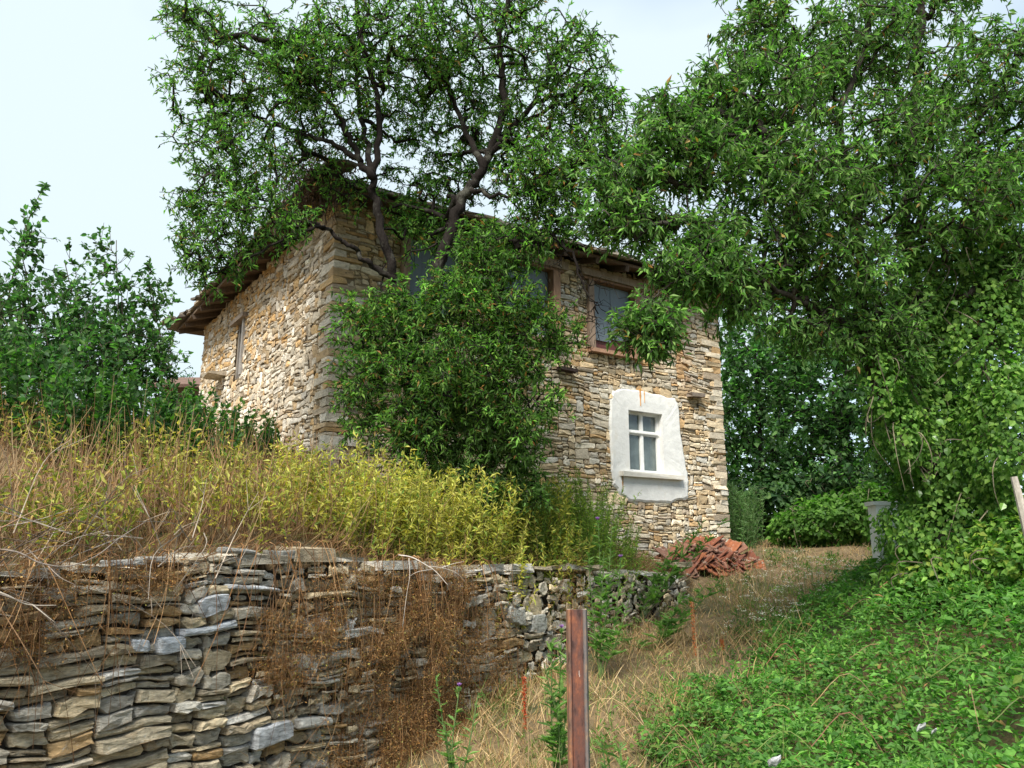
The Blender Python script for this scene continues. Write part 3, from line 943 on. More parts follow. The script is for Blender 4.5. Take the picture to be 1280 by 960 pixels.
# ------------------------------------------------------------------ trees and bushes
GREEN_A = [[.088, .185, .038], [.125, .240, .048], [.062, .138, .032], [.175, .285, .060]]
GREEN_B = [[.100, .195, .046], [.140, .250, .062], [.068, .142, .036], [.185, .300, .085]]
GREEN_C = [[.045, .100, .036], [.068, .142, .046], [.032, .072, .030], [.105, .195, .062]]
VINE = [[.085, .185, .030], [.120, .235, .040], [.062, .140, .025], [.165, .285, .050], [.19, .25, .04]]
BARKC = np.array([.022, .018, .016])


def blob_points(blobs, rng, shell=0.25):
    """blobs: px, py, rx, ry, Y, rY, n (pixel sizes turned into metres at that distance)"""
    out = []
    for (px, py, rx, ry, Y, rY, n) in blobs:
        c = at(px, py, Y); k = Y / 1000.0
        d = rdir(n, rng) * (rng.random((n, 1)) ** shell)
        out.append(c + d * np.array([rx * k, rY, ry * k]))
    return np.concatenate(out)


class Tree:
    def __init__(self, seed):
        self.P, self.par, self.fix, self.paths, self.ok = [], [], [], [], []
        self.rng = np.random.default_rng(seed)

    def limb(self, pts, r0, r1, start=None, wig=0.03, growable=0.25):
        C = catmull(pts, 6)
        n = len(C)
        C[1:-1] += self.rng.normal(0, wig, (n - 2, 3)) * 0.5
        ids = []
        par = -1
        if start is not None:
            A = np.array(self.P); par = int(np.argmin(np.linalg.norm(A - C[0], axis=1))); ids = [par]; C = C[1:]
        for i, p in enumerate(C):
            self.P.append(p); self.par.append(par if not ids else ids[-1]); t = i / max(1, n - 1)
            self.fix.append((r0 + (r1 - r0) * t ** .7) * .78); self.ok.append(t > growable)
            ids.append(len(self.P) - 1)
        self.paths.append(ids)

    def grow(self, tips, step=0.16, maxd=3.0, bow=0.12, droop=0.0):
        rng = self.rng
        n0 = len(self.P); A = np.zeros((n0 + 40 * len(tips) + 400, 3)); A[:n0] = self.P
        ok = np.zeros(len(A), bool); ok[:n0] = self.ok
        root = self.P[0]; dr = np.linalg.norm(A - root, axis=1)
        d0 = np.array([np.min(np.linalg.norm(A[:n0][ok[:n0]] - t, axis=1)) for t in tips])
        first = len(self.paths)
        for t in tips[np.argsort(d0)]:
            d = np.linalg.norm(A[:n0] - t, axis=1)
            k = int(np.argmin(d + 0.8 * np.maximum(0, dr[:n0] - np.linalg.norm(t - root)) + np.where(ok[:n0], 0, 50)))
            dist = d[k]
            if dist > maxd or dist < 0.05: continue
            n = min(38, max(2, int(dist / step)))
            s = np.linspace(0, 1, n + 1)[1:, None]
            Q = A[k] + (t - A[k]) * s
            side = rdir(1, rng)[0] * dist * bow
            Q = Q + side * np.sin(s * np.pi) + np.array([0, 0, 1]) * (dist * .10 * np.sin(s * np.pi) - droop * dist * s * s) + rng.normal(0, .018, Q.shape) * (s < 1)
            ids = [k]
            for q in Q:
                self.P.append(q); self.par.append(ids[-1]); self.fix.append(0); self.ok.append(True); ids.append(len(self.P) - 1)
            A[n0:n0 + n] = Q; ok[n0:n0 + n] = True; dr[n0:n0 + n] = np.linalg.norm(Q - root, axis=1); n0 += n
            self.paths.append(ids)
        return first

    def sprout(self, first, per, ln, droop=.2):
        """short side twigs on the outer parts of every path from `first` on"""
        rng = self.rng; second = len(self.paths)
        for ids in self.paths[first:second]:
            m = max(2, int(len(ids) * .55))
            for _ in range(rng.poisson(per)):
                k = ids[-int(rng.integers(1, m + 1))]
                d = nrm(nrm(self.P[ids[-1]] - self.P[ids[0]]) * .6 + rdir(1, rng)[0] + np.array([0, 0, -droop]))
                l_ = ln * rng.uniform(.5, 1.3); p = self.P[k]; path = [k]
                for q in (p + d * l_ * .5, p + d * l_ + np.array([0, 0, -droop * l_ * .4]) + rng.normal(0, .01, 3)):
                    self.P.append(q); self.par.append(path[-1]); self.fix.append(0); self.ok.append(False); path.append(len(self.P) - 1)
                self.paths.append(path)
        return first

    def radii(self, rtip=0.004, ex=0.47):
        n = len(self.P); w = np.zeros(n)
        has = np.zeros(n, bool)
        for i in range(n):
            if self.par[i] >= 0: has[self.par[i]] = True
        w[~has] = 1
        for i in range(n - 1, -1, -1):
            if self.par[i] >= 0: w[self.par[i]] += w[i]
        self.R = np.maximum(rtip * w ** ex, 0)
        fx = np.array(self.fix)
        self.R = np.where(fx > 0, fx, self.R)

    def wood(self, parent, nlimb, mat=None, col=BARKC):
        P = np.array(self.P)
        trunk, twig = MB(), MB()
        for k, ids in enumerate(self.paths):
            r = self.R[ids].copy()
            if k >= nlimb or k > 0: r[0] = min(r[0], r[1] * 1.15)
            r = np.minimum.accumulate(r) if k >= nlimb else r
            m = trunk if k < nlimb else twig
            big = r.max()
            tube(m, P[ids], r, 9 if k < nlimb else (5 if big > .03 else 3), col * self.rng.uniform(.8, 1.2))
        trunk.build('trunk', mat or M_BARK, parent, smooth=True)
        if twig.n: twig.build('branches', mat or M_BARK, parent, smooth=True)

    def foliage(self, parent, first, name, tmpl, L, W, per, cols, mat, tail=0.55, droop=0.25, spread=0.05, dead=0.0, wts=None, up=.8, clump=.22):
        rng = self.rng; P = np.array(self.P)
        B, T, K = [], [], []
        for k, ids in enumerate(self.paths[first:]):
            q = P[ids]
            seg = np.linalg.norm(np.diff(q, axis=0), axis=1); cum = np.concatenate([[0], np.cumsum(seg)])
            tot = cum[-1]; l = min(tot, max(.16, min(tot * tail, .6)))
            n = max(4, int(per * l * rng.uniform(.6, 1.4)))
            s = tot - rng.random(n) ** 1.1 * min(l, tot)
            b = np.stack([np.interp(s, cum, q[:, i]) for i in range(3)], 1)
            t = nrm(q[-1] - q[max(0, len(q) - 3)])
            B.append(b); T.append(np.tile(t, (n, 1))); K.append(np.full(n, math.exp(rng.normal(0, clump))))
        B, T, K = np.concatenate(B), np.concatenate(T), np.concatenate(K)
        n = len(B)
        D = nrm(T * .45 + rdir(n, rng) * .8 + np.array([0, 0, -droop]))
        B = B + rdir(n, rng) * spread * rng.random((n, 1))
        Nn = nrm(np.array([0, 0, up]) + rdir(n, rng) * .7)
        c = palette(n, cols, wts, .16, rng) * K[:, None]
        if dead:
            dd = rng.random(n) < dead
            c[dd] = palette(dd.sum(), [[.32, .17, .05], [.38, .25, .10], [.25, .12, .04]], None, .15, rng)
        sz = np.minimum(np.exp(rng.normal(-.05, .30, n)), 1.45)
        mb = MB(); scatter(mb, tmpl, B, D, Nn, L * sz, W * sz, c)
        return mb.build(name, mat, parent)


# --- the almond tree before the front of the house
def PX(lst):
    return [at(*p) for p in lst]


T = Tree(101)
g0 = at(528, 655, 9.6); g0[2] = float(ground_z(g0[0], g0[1])) - .1
treeA = thing('almond_tree', 'tall dark trunked tree with two main limbs crossing the front of the stone house', 'tree', tuple(g0))
T.limb([g0] + PX([(520, 600, 9.6), (518, 560, 9.6), (522, 500, 9.55), (532, 420, 9.5), (545, 350, 9.45), (560, 300, 9.4), (578, 252, 9.35), (596, 222, 9.3), (612, 190, 9.25), (628, 150, 9.2), (630, 100, 9.2), (625, 50, 9.1), (640, -20, 9.0), (650, -90, 8.9)]), .17, .035, growable=.5)
T.limb([at(520, 520, 9.55)] + PX([(508, 455, 9.4), (500, 400, 9.3), (494, 350, 9.2), (480, 300, 9.1), (468, 250, 9.1), (466, 215, 9.0), (474, 165, 9.0), (468, 110, 8.9), (452, 50, 8.8), (440, -30, 8.7)]), .11, .03, 0, growable=.4)
T.limb([at(466, 225, 9.0)] + PX([(446, 195, 9.0), (430, 160, 8.9), (408, 120, 8.8), (370, 80, 8.7), (340, 40, 8.6)]), .065, .018, 0, growable=.2)
T.limb([at(446, 198, 9.0)] + PX([(420, 180, 9.0), (380, 168, 9.0), (330, 150, 8.9), (280, 140, 8.8), (245, 150, 8.8)]), .05, .012, 0, growable=.1)
T.limb([at(494, 350, 9.2)] + PX([(470, 335, 9.1), (449, 318, 9.0), (427, 300, 8.9), (407, 285, 8.8), (379, 291, 8.7), (352, 300, 8.6), (300, 327, 8.5), (246, 350, 8.5)]), .055, .010, 0, growable=.35)
T.limb([at(407, 285, 8.8)] + PX([(385, 275, 8.8), (355, 262, 8.7), (310, 245, 8.7), (260, 215, 8.7)]), .03, .008, 0, growable=.1)
T.limb([at(590, 235, 9.3)] + PX([(610, 245, 9.2), (640, 243, 9.0), (685, 233, 8.9), (730, 236, 8.8)]), .045, .01, 0, growable=.2)
T.limb([at(560, 300, 9.4)] + PX([(600, 305, 9.3), (640, 298, 9.1), (680, 292, 9.0), (710, 310, 8.9), (730, 355, 8.85), (748, 392, 8.85)]), .05, .010, 0, growable=.4)
T.limb([at(610, 195, 9.25)] + PX([(640, 160, 9.3), (672, 120, 9.4), (700, 70, 9.4), (720, 20, 9.3)]), .07, .018, 0, growable=.2)
T.limb([at(466, 215, 9.0)] + PX([(452, 150, 9.2), (447, 90, 9.3), (455, 30, 9.3), (470, -30, 9.3)]), .05, .018, 0, growable=.2)
T.limb([at(500, 400, 9.3)] + PX([(478, 370, 9.2), (482, 330, 9.2), (470, 140, 9.4), (540, 90, 9.6), (570, 20, 9.6)][:2]), .03, .012, 0, growable=.2)
T.limb([at(602, 205, 9.3)] + PX([(580, 160, 9.5), (560, 110, 9.6), (548, 50, 9.6), (530, -20, 9.5)]), .06, .018, 0, growable=.2)
nl = len(T.paths)
blA = [(320, 85, 105, 75, 8.8, .8, 190), (290, 195, 85, 60, 8.7, .7, 130), (255, 120, 55, 70, 8.7, .5, 40), (400, 120, 90, 80, 8.9, .9, 150), (270, 320, 60, 48, 8.5, .4, 70), (330, 275, 70, 45, 8.6, .5, 80),
       (480, 50, 120, 80, 9.0, 1.0, 230), (620, 50, 120, 90, 9.2, 1.0, 230), (715, 100, 62, 80, 9.2, .8, 110), (700, 205, 75, 55, 9.0, .7, 110), (590, 190, 85, 80, 10.1, .8, 120), (400, 220, 50, 45, 9.3, .5, 20),
       (500, 170, 70, 60, 10.0, .7, 60), (690, 275, 55, 30, 9.0, .4, 60), (480, -70, 220, 60, 9.0, 1.0, 160), (235, 25, 40, 25, 8.7, .4, 40), (620, 320, 60, 35, 9.4, .4, 40), (752, 150, 38, 90, 9.1, .5, 70), (770, 220, 30, 60, 9.0, .3, 40), (660, 150, 70, 60, 9.3, .6, 60), (560, 110, 60, 60, 10.0, .6, 60), (390, 60, 70, 60, 8.9, .6, 50), (240, 260, 36, 40, 8.5, .3, 30), (540, 300, 50, 40, 9.9, .3, 30), (535, 235, 75, 40, 10.0, .4, 50), (680, 235, 70, 55, 8.8, .4, 80), (625, 300, 80, 36, 8.8, .4, 60), (440, 240, 50, 30, 9.6, .3, 10), (520, 265, 50, 45, 10.0, .4, 50)]
blA = [b[:6] + (int(b[6] * 1.2),) for b in blA]
tips = blob_points(blA, T.rng, .4)
first = T.sprout(T.grow(tips, maxd=2.2), 2.6, .20)
T.radii(.0042, .44)
T.wood(treeA, nl)
T.foliage(treeA, first, 'crown', T_LANCE, .068, .0205, 54, GREEN_A, M_LEAF, dead=.03, droop=.2, spread=.03, clump=.3)
# bare drooping twigs over the upper window and under the crown
T2 = Tree(55)
T2.limb(PX([(680, 292, 9.0), (700, 305, 8.95), (722, 335, 8.9), (745, 385, 8.85)]), .018, .008, growable=0)
T2.limb(PX([(660, 297, 9.1), (690, 300, 9.0), (715, 298, 8.9), (745, 300, 8.9)]), .014, .006, growable=0)
tp = blob_points([(745, 395, 50, 60, 8.85, .3, 130), (700, 330, 45, 30, 8.9, .3, 40)], T2.rng, .6)
T2.grow(tp, step=.09, bow=.3, droop=.15); T2.radii(.0026, .4)
P = np.array(T2.P); mb = MB()
for ids in T2.paths: tube(mb, P[ids], T2.R[ids], 3, BARKC * .9)
mb.build('bare_twigs', M_BARK, treeA)

# --- leafy bush under the almond tree
T = Tree(202)
g0 = at(560, 640, 9.3); g0[2] = float(ground_z(g0[0], g0[1])) - .1
bushA = thing('leafy_bush', 'big round bright green bush with orange dead leaves hiding the middle of the house front', 'bush', tuple(g0))
for (a, b, c) in ((470, 470, 400), (520, 500, 370), (575, 520, 340), (630, 560, 390), (670, 600, 430), (545, 530, 450)):
    T.limb([g0] + PX([((560 + a) / 2, 590, 9.3), (a, (c + 560) / 2, 9.2), (a - 5, c + 20, 9.1)]), .035, .012, growable=.3)
nl = len(T.paths)
bl = [(475, 405, 62, 50, 9.0, .5, 150), (450, 480, 42, 60, 9.0, .4, 90), (545, 380, 80, 40, 9.1, .5, 110), (600, 380, 90, 60, 9.0, .6, 210), (650, 420, 60, 60, 9.0, .5, 130), (560, 460, 100, 60, 8.9, .7, 260), (640, 500, 70, 60, 8.9, .5, 150), (500, 540, 70, 45, 8.9, .5, 90), (610, 335, 55, 24, 9.2, .4, 35), (700, 420, 42, 30, 8.9, .3, 40)]
first = T.sprout(T.grow(blob_points(bl, T.rng, .4), maxd=2.0), 2.2, .18)
T.radii(.004, .42); T.wood(bushA, nl)
T.foliage(bushA, first, 'foliage', T_LANCE, .068, .0195, 70, GREEN_A, M_LEAF, dead=.055, droop=.25, spread=.03, clump=.3)

T = Tree(203)
g0 = at(590, 680, 9.5); g0[2] = float(ground_z(g0[0], g0[1])) - .1
bush2 = thing('willowy_bush', 'grey green narrow leaved bush in front of the big round bush, above the yellow shrubs', 'bush', tuple(g0))
for a in (530, 570, 610, 650):
    T.limb([g0] + PX([((590 + a) / 2, 620, 9.5), (a, 560, 9.4), (a, 520, 9.3)]), .022, .008, growable=.2)
nl = len(T.paths)
first = T.grow(blob_points([(550, 530, 55, 50, 9.2, .4, 120), (610, 545, 60, 50, 9.2, .4, 130), (575, 490, 45, 30, 9.2, .3, 50), (650, 570, 45, 35, 9.2, .3, 60), (560, 600, 60, 35, 9.2, .3, 80), (630, 615, 60, 30, 9.2, .3, 80)], T.rng, .4), maxd=1.6)
T.sprout(first, 2.0, .18)
T.radii(.0035, .42); T.wood(bush2, nl)
T.foliage(bush2, first, 'foliage', T_LANCE, .078, .021, 70, [[.11, .20, .05], [.15, .25, .065], [.08, .15, .04]], M_LEAF, droop=.3, clump=.2)

# --- the tree on the right
T = Tree(303)
g0 = at(1175, 700, 8.6); g0[2] = float(ground_z(g0[0], g0[1])) - .15
treeB = thing('leaning_tree', 'large leaning tree with long pale green leaves overhanging the right end of the house', 'tree', tuple(g0))
T.limb([g0] + PX([(1165, 620, 8.6), (1142, 555, 8.5), (1118, 520, 8.4), (1100, 480, 8.3), (1084, 430, 8.2), (1078, 360, 8.1), (1072, 290, 8.0), (1060, 220, 8.0), (1050, 150, 8.0), (1080, 60, 8.1), (1087, -20, 8.1)]), .15, .03, growable=.4)
T.limb([at(1088, 440, 8.2)] + PX([(1055, 405, 8.0), (1010, 382, 7.8), (965, 358, 7.6), (930, 325, 7.5), (895, 300, 7.4), (860, 260, 7.3)]), .065, .015, 0, growable=.35)
T.limb([at(1165, 600, 8.6)] + PX([(1158, 520, 8.6), (1155, 450, 8.6), (1150, 380, 8.5), (1135, 300, 8.4), (1140, 210, 8.3), (1148, 110, 8.3), (1150, 30, 8.3), (1155, -60, 8.3)]), .11, .05, 0, growable=.4)
T.limb([at(1135, 300, 8.4)] + PX([(1170, 240, 8.3), (1210, 180, 8.2), (1250, 110, 8.1), (1290, 50, 8.1)]), .05, .02, 0, growable=.2)
T.limb([at(1072, 290, 8.0)] + PX([(1030, 240, 7.9), (980, 200, 7.7), (920, 170, 7.5), (860, 170, 7.4)]), .05, .014, 0, growable=.2)
T.limb([at(1055, 180, 8.0)] + PX([(1020, 110, 8.2), (980, 50, 8.3), (940, 10, 8.3)]), .045, .014, 0, growable=.2)
T.limb([at(930, 325, 7.5)] + PX([(890, 335, 7.2), (850, 345, 7.1), (815, 375, 7.0)]), .022, .008, 0, growable=.1)
nl = len(T.paths)
blB = [(860, 195, 90, 55, 7.4, .5, 150), (790, 275, 70, 34, 7.2, .4, 100), (815, 408, 42, 36, 7.0, .25, 100), (872, 335, 62, 42, 7.1, .35, 130), (960, 130, 110, 80, 7.8, .8, 220), (1000, 240, 110, 80, 7.6, .7, 230), (945, 40, 60, 55, 8.2, .5, 70),
       (1060, 60, 110, 70, 8.2, .8, 170), (1200, 110, 100, 90, 8.2, .9, 190), (1050, 330, 80, 60, 7.8, .6, 110), (1180, 250, 100, 80, 7.9, .8, 170), (890, 290, 50, 40, 7.3, .35, 60), (930, 380, 45, 30, 7.6, .4, 25), (1110, 180, 90, 80, 7.9, .7, 130),
       (1000, -60, 130, 50, 8.2, .7, 90), (1220, -50, 110, 60, 8.3, .8, 80), (1270, 330, 50, 70, 8.0, .6, 60), (765, 250, 25, 25, 7.2, .2, 15), (960, 330, 70, 55, 7.8, .5, 80), (1010, 410, 55, 40, 8.0, .4, 35), (1110, 400, 70, 60, 8.2, .5, 60), (1250, 200, 60, 60, 8.1, .6, 70), (1130, 20, 90, 50, 8.4, .7, 60), (900, 120, 60, 50, 7.8, .5, 60), (835, 150, 60, 45, 7.4, .4, 55), (780, 225, 50, 35, 7.2, .3, 50), (1100, 430, 50, 60, 8.0, .4, 60), (1230, 400, 60, 60, 8.3, .4, 50), (900, 345, 42, 34, 7.3, .3, 60)]
blB = [b[:6] + (int(b[6] * 1.5),) for b in blB]
first = T.sprout(T.grow(blob_points(blB, T.rng, .4), maxd=2.2), 2.0, .20)
T.radii(.0042, .44); T.wood(treeB, nl, col=np.array([.05, .043, .036]))
T.foliage(treeB, first, 'crown', T_LANCE, .084, .0255, 52, GREEN_B, M_LEAF, dead=.02, droop=.35, spread=.03, clump=.25)


# --- dark trees farther off behind the house
def far_tree(label, base, blobs, cols, L, W, seed, per, tmpl=T_OVAL, name='broadleaf_tree', group='trees behind the house'):
    T = Tree(seed)
    g = at(*base); g[2] = float(ground_z(g[0], g[1])) - .2
    t = thing(name, label, 'tree', tuple(g), group)
    cx = np.mean([b[0] for b in blobs]); cy = min(b[1] for b in blobs)
    T.limb([g] + PX([((base[0] + cx) / 2, (base[1] + cy) / 2 + 60, base[2]), (cx, cy + 20, base[2])]), .22, .04, growable=.15)
    for b in blobs[:4]:
        k = T.P[len(T.P) // 3]
        T.limb([k, (k + at(b[0], b[1], b[4])) / 2 + np.array([0, 0, .3]), at(b[0], b[1], b[4])], .09, .03, 0, growable=.2)
    nl = len(T.paths)
    first = T.grow(blob_points(blobs, T.rng, .3), step=.35, maxd=5.0)
    T.radii(.008, .42); T.wood(t, nl)
    T.foliage(t, first, 'crown', tmpl, L, W, per, cols, M_LEAF, droop=.3, spread=.25, up=1.2, clump=.4)


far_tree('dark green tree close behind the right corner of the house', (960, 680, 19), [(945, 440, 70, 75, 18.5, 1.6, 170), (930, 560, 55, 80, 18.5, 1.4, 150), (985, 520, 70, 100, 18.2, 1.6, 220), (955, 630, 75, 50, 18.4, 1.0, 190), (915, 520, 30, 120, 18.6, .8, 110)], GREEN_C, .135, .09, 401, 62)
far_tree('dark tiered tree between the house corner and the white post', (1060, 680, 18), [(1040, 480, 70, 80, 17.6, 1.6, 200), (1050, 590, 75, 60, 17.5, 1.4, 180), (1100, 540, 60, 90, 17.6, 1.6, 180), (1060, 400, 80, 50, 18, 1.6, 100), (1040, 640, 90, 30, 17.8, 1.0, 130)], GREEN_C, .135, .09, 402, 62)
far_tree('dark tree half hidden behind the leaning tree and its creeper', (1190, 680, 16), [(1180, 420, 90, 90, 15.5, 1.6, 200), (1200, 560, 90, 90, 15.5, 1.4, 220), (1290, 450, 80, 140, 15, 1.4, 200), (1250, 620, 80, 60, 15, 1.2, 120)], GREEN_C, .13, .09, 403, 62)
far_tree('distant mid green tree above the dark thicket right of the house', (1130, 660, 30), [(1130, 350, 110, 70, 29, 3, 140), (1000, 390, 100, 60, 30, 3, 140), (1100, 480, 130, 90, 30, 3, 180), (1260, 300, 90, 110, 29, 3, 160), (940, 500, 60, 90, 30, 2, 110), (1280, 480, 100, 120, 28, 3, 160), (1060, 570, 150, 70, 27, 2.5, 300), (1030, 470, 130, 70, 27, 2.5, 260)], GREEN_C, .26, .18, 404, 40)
far_tree('small far tree showing between the left saplings and the side wall', (150, 520, 30), [(120, 480, 60, 30, 29, 2, 90), (60, 470, 60, 45, 29, 2, 100), (180, 490, 30, 20, 30, 1, 40)], GREEN_C, .24, .16, 405, 34)
far_tree('tiny fir tops seen over the brown roof beside the side wall', (236, 490, 42), [(229, 474, 4, 10, 42, .3, 16), (239, 474, 4, 9, 42, .3, 16), (234, 482, 10, 6, 42, .4, 16)], [[.05, .12, .07], [.07, .15, .09]], .2, .08, 406, 20, T_LANCE, 'fir_tree', None)


# --- shoots: upright stems with leaves, for saplings, shrubs, weeds
def shoots(mbw, mbl, base, n, spread, hgt, lean, r, tmpl, L, W, per, cols, wts, rng, start=.2, droop=.0, taper=.5, col=(.10, .08, .05), bend=.12, up=.6, side=.8, clump=.15):
    B, D, C, LL = [], [], [], []
    for _ in range(n):
        a, q = rng.uniform(0, 2 * np.pi), spread * math.sqrt(rng.random())
        x, y = base[0] + q * math.cos(a), base[1] + q * math.sin(a)
        if wall_uv(base[0], base[1])[1] > 0 and wall_uv(x, y)[1] < .12: continue
        z = float(ground_z(x, y)) - .03
        h = hgt * rng.uniform(.6, 1.1)
        ln = np.array([math.cos(a), math.sin(a), 0]) * lean * rng.uniform(.2, 1.2) + rng.normal(0, .05, 3)
        m = 6
        s = np.linspace(0, 1, m)[:, None]
        bd = rdir(1, rng)[0] * bend * h * np.array([1, 1, .2])
        p = np.array([x, y, z]) + np.array([0, 0, h]) * s + ln * h * s ** 1.5 + bd * np.sin(s * np.pi * .8)
        tube(mbw, p, r * (1 - .75 * s[:, 0]), 3, col)
        k = max(3, int(per * h))
        t = start + (1 - start) * (np.arange(k) + rng.random(k)) / k
        b = np.stack([np.interp(t, s[:, 0], p[:, i]) for i in range(3)], 1)
        ax = nrm(p[-1] - p[0])
        d = nrm(ax * .55 + rdir(k, rng) * side + np.array([0, 0, -droop]))
        B.append(b); D.append(d); C.append(palette(k, cols, wts, .14, rng) * math.exp(rng.normal(0, clump))); LL.append((1 - taper * t) * np.exp(rng.normal(0, .18, k)))
    B, D, C, LL = map(np.concatenate, (B, D, C, LL))
    scatter(mbl, tmpl, B, D, nrm(np.array([0, 0, up]) + rdir(len(B), rng) * .6), L * LL, W * LL, C)


def gpt(px, Y):
    x = (px - 640) / 1000.0 / (CP + .1) * Y
    return np.array([x, Y, float(ground_z(x, Y))])


def shrub(name, label, cat, px, Y, group=None, **kw):
    g = gpt(px, Y)
    t = thing(name, label, cat, tuple(g), group)
    w, l_ = MB(), MB()
    rng = kw.pop('rng')
    for spec in kw.pop('specs'):
        a = dict(kw); a.update(spec)
        shoots(w, l_, g + np.array([a.pop('dx', 0), a.pop('dy', 0), 0]), rng=rng, **a)
    w.build('stems', M_BARK, t); l_.build('foliage', M_YLEAF if name in ('yellow_shrub', 'green_shrub') else M_LEAF, t)
    return t


SAP = [[.065, .14, .05], [.09, .18, .06], [.12, .23, .07], [.05, .11, .045]]
rv = np.random.default_rng(31)
base = dict(lean=.16, r=.010, tmpl=T_OVATE, L=.095, W=.060, per=24, cols=SAP, wts=None, start=.12, droop=.1, col=(.09, .075, .055), taper=.3)
S = 'saplings on the terrace left of the house'
for q, (lab, px, Y, bl) in enumerate((
        ('tallest leafy sapling of the left thicket, at the very edge', 8, 8.4, [(20, 390, 42, 60, 8.4, .4, 60), (28, 320, 20, 40, 8.4, .2, 22), (-10, 400, 50, 60, 8.4, .4, 50), (40, 450, 60, 40, 8.2, .5, 90)]),
        ('loosely branched sapling right of the tallest one', 95, 8.8, [(95, 400, 42, 50, 8.8, .4, 55), (80, 345, 22, 30, 8.8, .3, 16), (110, 450, 60, 40, 8.6, .5, 90)]),
        ('rounded sapling with two spreading tops in the middle of the left thicket', 140, 9.1, [(145, 370, 24, 45, 9.1, .3, 28), (140, 430, 45, 40, 9.0, .4, 60), (125, 320, 12, 18, 9.1, .2, 6)]),
        ('slim sapling with sparse rounded leaves close to the roof eave', 186, 9.4, [(186, 370, 18, 40, 9.4, .3, 24), (190, 430, 30, 35, 9.3, .4, 45), (180, 465, 50, 25, 9.2, .4, 60)]))):
    T = Tree(600 + q)
    g = gpt(px, Y); t = thing('sapling', lab, 'sapling', tuple(g), S)
    b0 = bl[0]
    T.limb([g, (g + at(b0[0], b0[1] + 20, Y)) / 2 + [.05, 0, 0], at(b0[0], b0[1] - 20, Y)], .022, .008, growable=.1)
    T.limb([g, (g + at(bl[1][0], bl[1][1] + 20, Y)) / 2 - [.08, 0, 0], at(bl[1][0], bl[1][1] - 20, Y)], .018, .006, growable=.1)
    T.limb([g, (g + at(bl[-1][0], bl[-1][1], Y)) / 2, at(bl[-1][0] + 20, bl[-1][1] - 20, Y)], .018, .006, growable=.1)
    nl = len(T.paths)
    first = T.sprout(T.grow(blob_points(bl, T.rng, .5), maxd=2.0, bow=.08, droop=-.15), 2.0, .22, droop=-.35)
    T.radii(.003, .42); T.wood(t, nl, col=np.array([.08, .066, .05]))
    T.foliage(t, first, 'foliage', T_OVATE, .068, .042, 34, SAP, M_LEAF, droop=-.05, spread=.02, clump=.25)
# one long wand
g = gpt(12, 8.6); w_, l_ = MB(), MB()
P_ = catmull([g, at(12, 400, 8.6), at(22, 320, 8.6), at(40, 262, 8.6), at(56, 230, 8.6)], 6)
tube(w_, P_, np.linspace(.014, .003, len(P_)), 4, (.09, .075, .055))
k = 95; t = rv.random(k) ** .9
Bq = np.stack([np.interp(.25 + .75 * t, np.linspace(0, 1, len(P_)), P_[:, i]) for i in range(3)], 1)
scatter(l_, T_OVATE, Bq, nrm(rdir(k, rv) + np.array([.2, 0, .2])), nrm(rdir(k, rv) + np.array([0, 0, .6])), .075 * np.exp(rv.normal(0, .25, k)), .042, palette(k, SAP, None, .15, rv))
wand = thing('sapling', 'single long leafy wand leaning right above the left thicket', 'sapling', tuple(g), S)
w_.build('stems', M_BARK, wand); l_.build('foliage', M_LEAF, wand)

for (lab, px, Y, n, sp, h) in (('dense low green bush at the left edge below the saplings', -5, 7.3, 60, .7, 1.0), ('dense low green bush under the forked sapling', 90, 7.7, 60, .65, .85), ('dark low bush between the saplings and the side wall', 185, 8.6, 60, .6, .8),
                               ('shaded bush against the foot of the side wall', 255, 10.4, 60, .6, .95), ('green bush with pale stalks close to the near house corner', 300, 10.6, 26, .35, .75)):
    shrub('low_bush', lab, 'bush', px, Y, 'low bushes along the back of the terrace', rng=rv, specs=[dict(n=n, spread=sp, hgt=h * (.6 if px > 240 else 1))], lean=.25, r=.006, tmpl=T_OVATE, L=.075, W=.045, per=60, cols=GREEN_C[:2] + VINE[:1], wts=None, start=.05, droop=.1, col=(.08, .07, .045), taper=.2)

# yellow green shrubs on the terrace, above the retaining wall
YEL = [[.34, .37, .07], [.47, .47, .12], [.22, .31, .06], [.13, .22, .045]]
OLV = [[.28, .31, .06], [.42, .42, .11], [.13, .20, .04], [.36, .26, .10]]
YL = 'yellowing shrubs above the retaining wall'
def behind_wall(px, back):
    """distance ahead of a spot that lies `back` metres behind the wall face on the sight line of px"""
    q = (px - 640) / 1000.0 / (CP + .1)
    t = (q * WP[1] - WP[0]) / (WD[0] - q * WD[1])
    return WP[1] + WD[1] * t + back


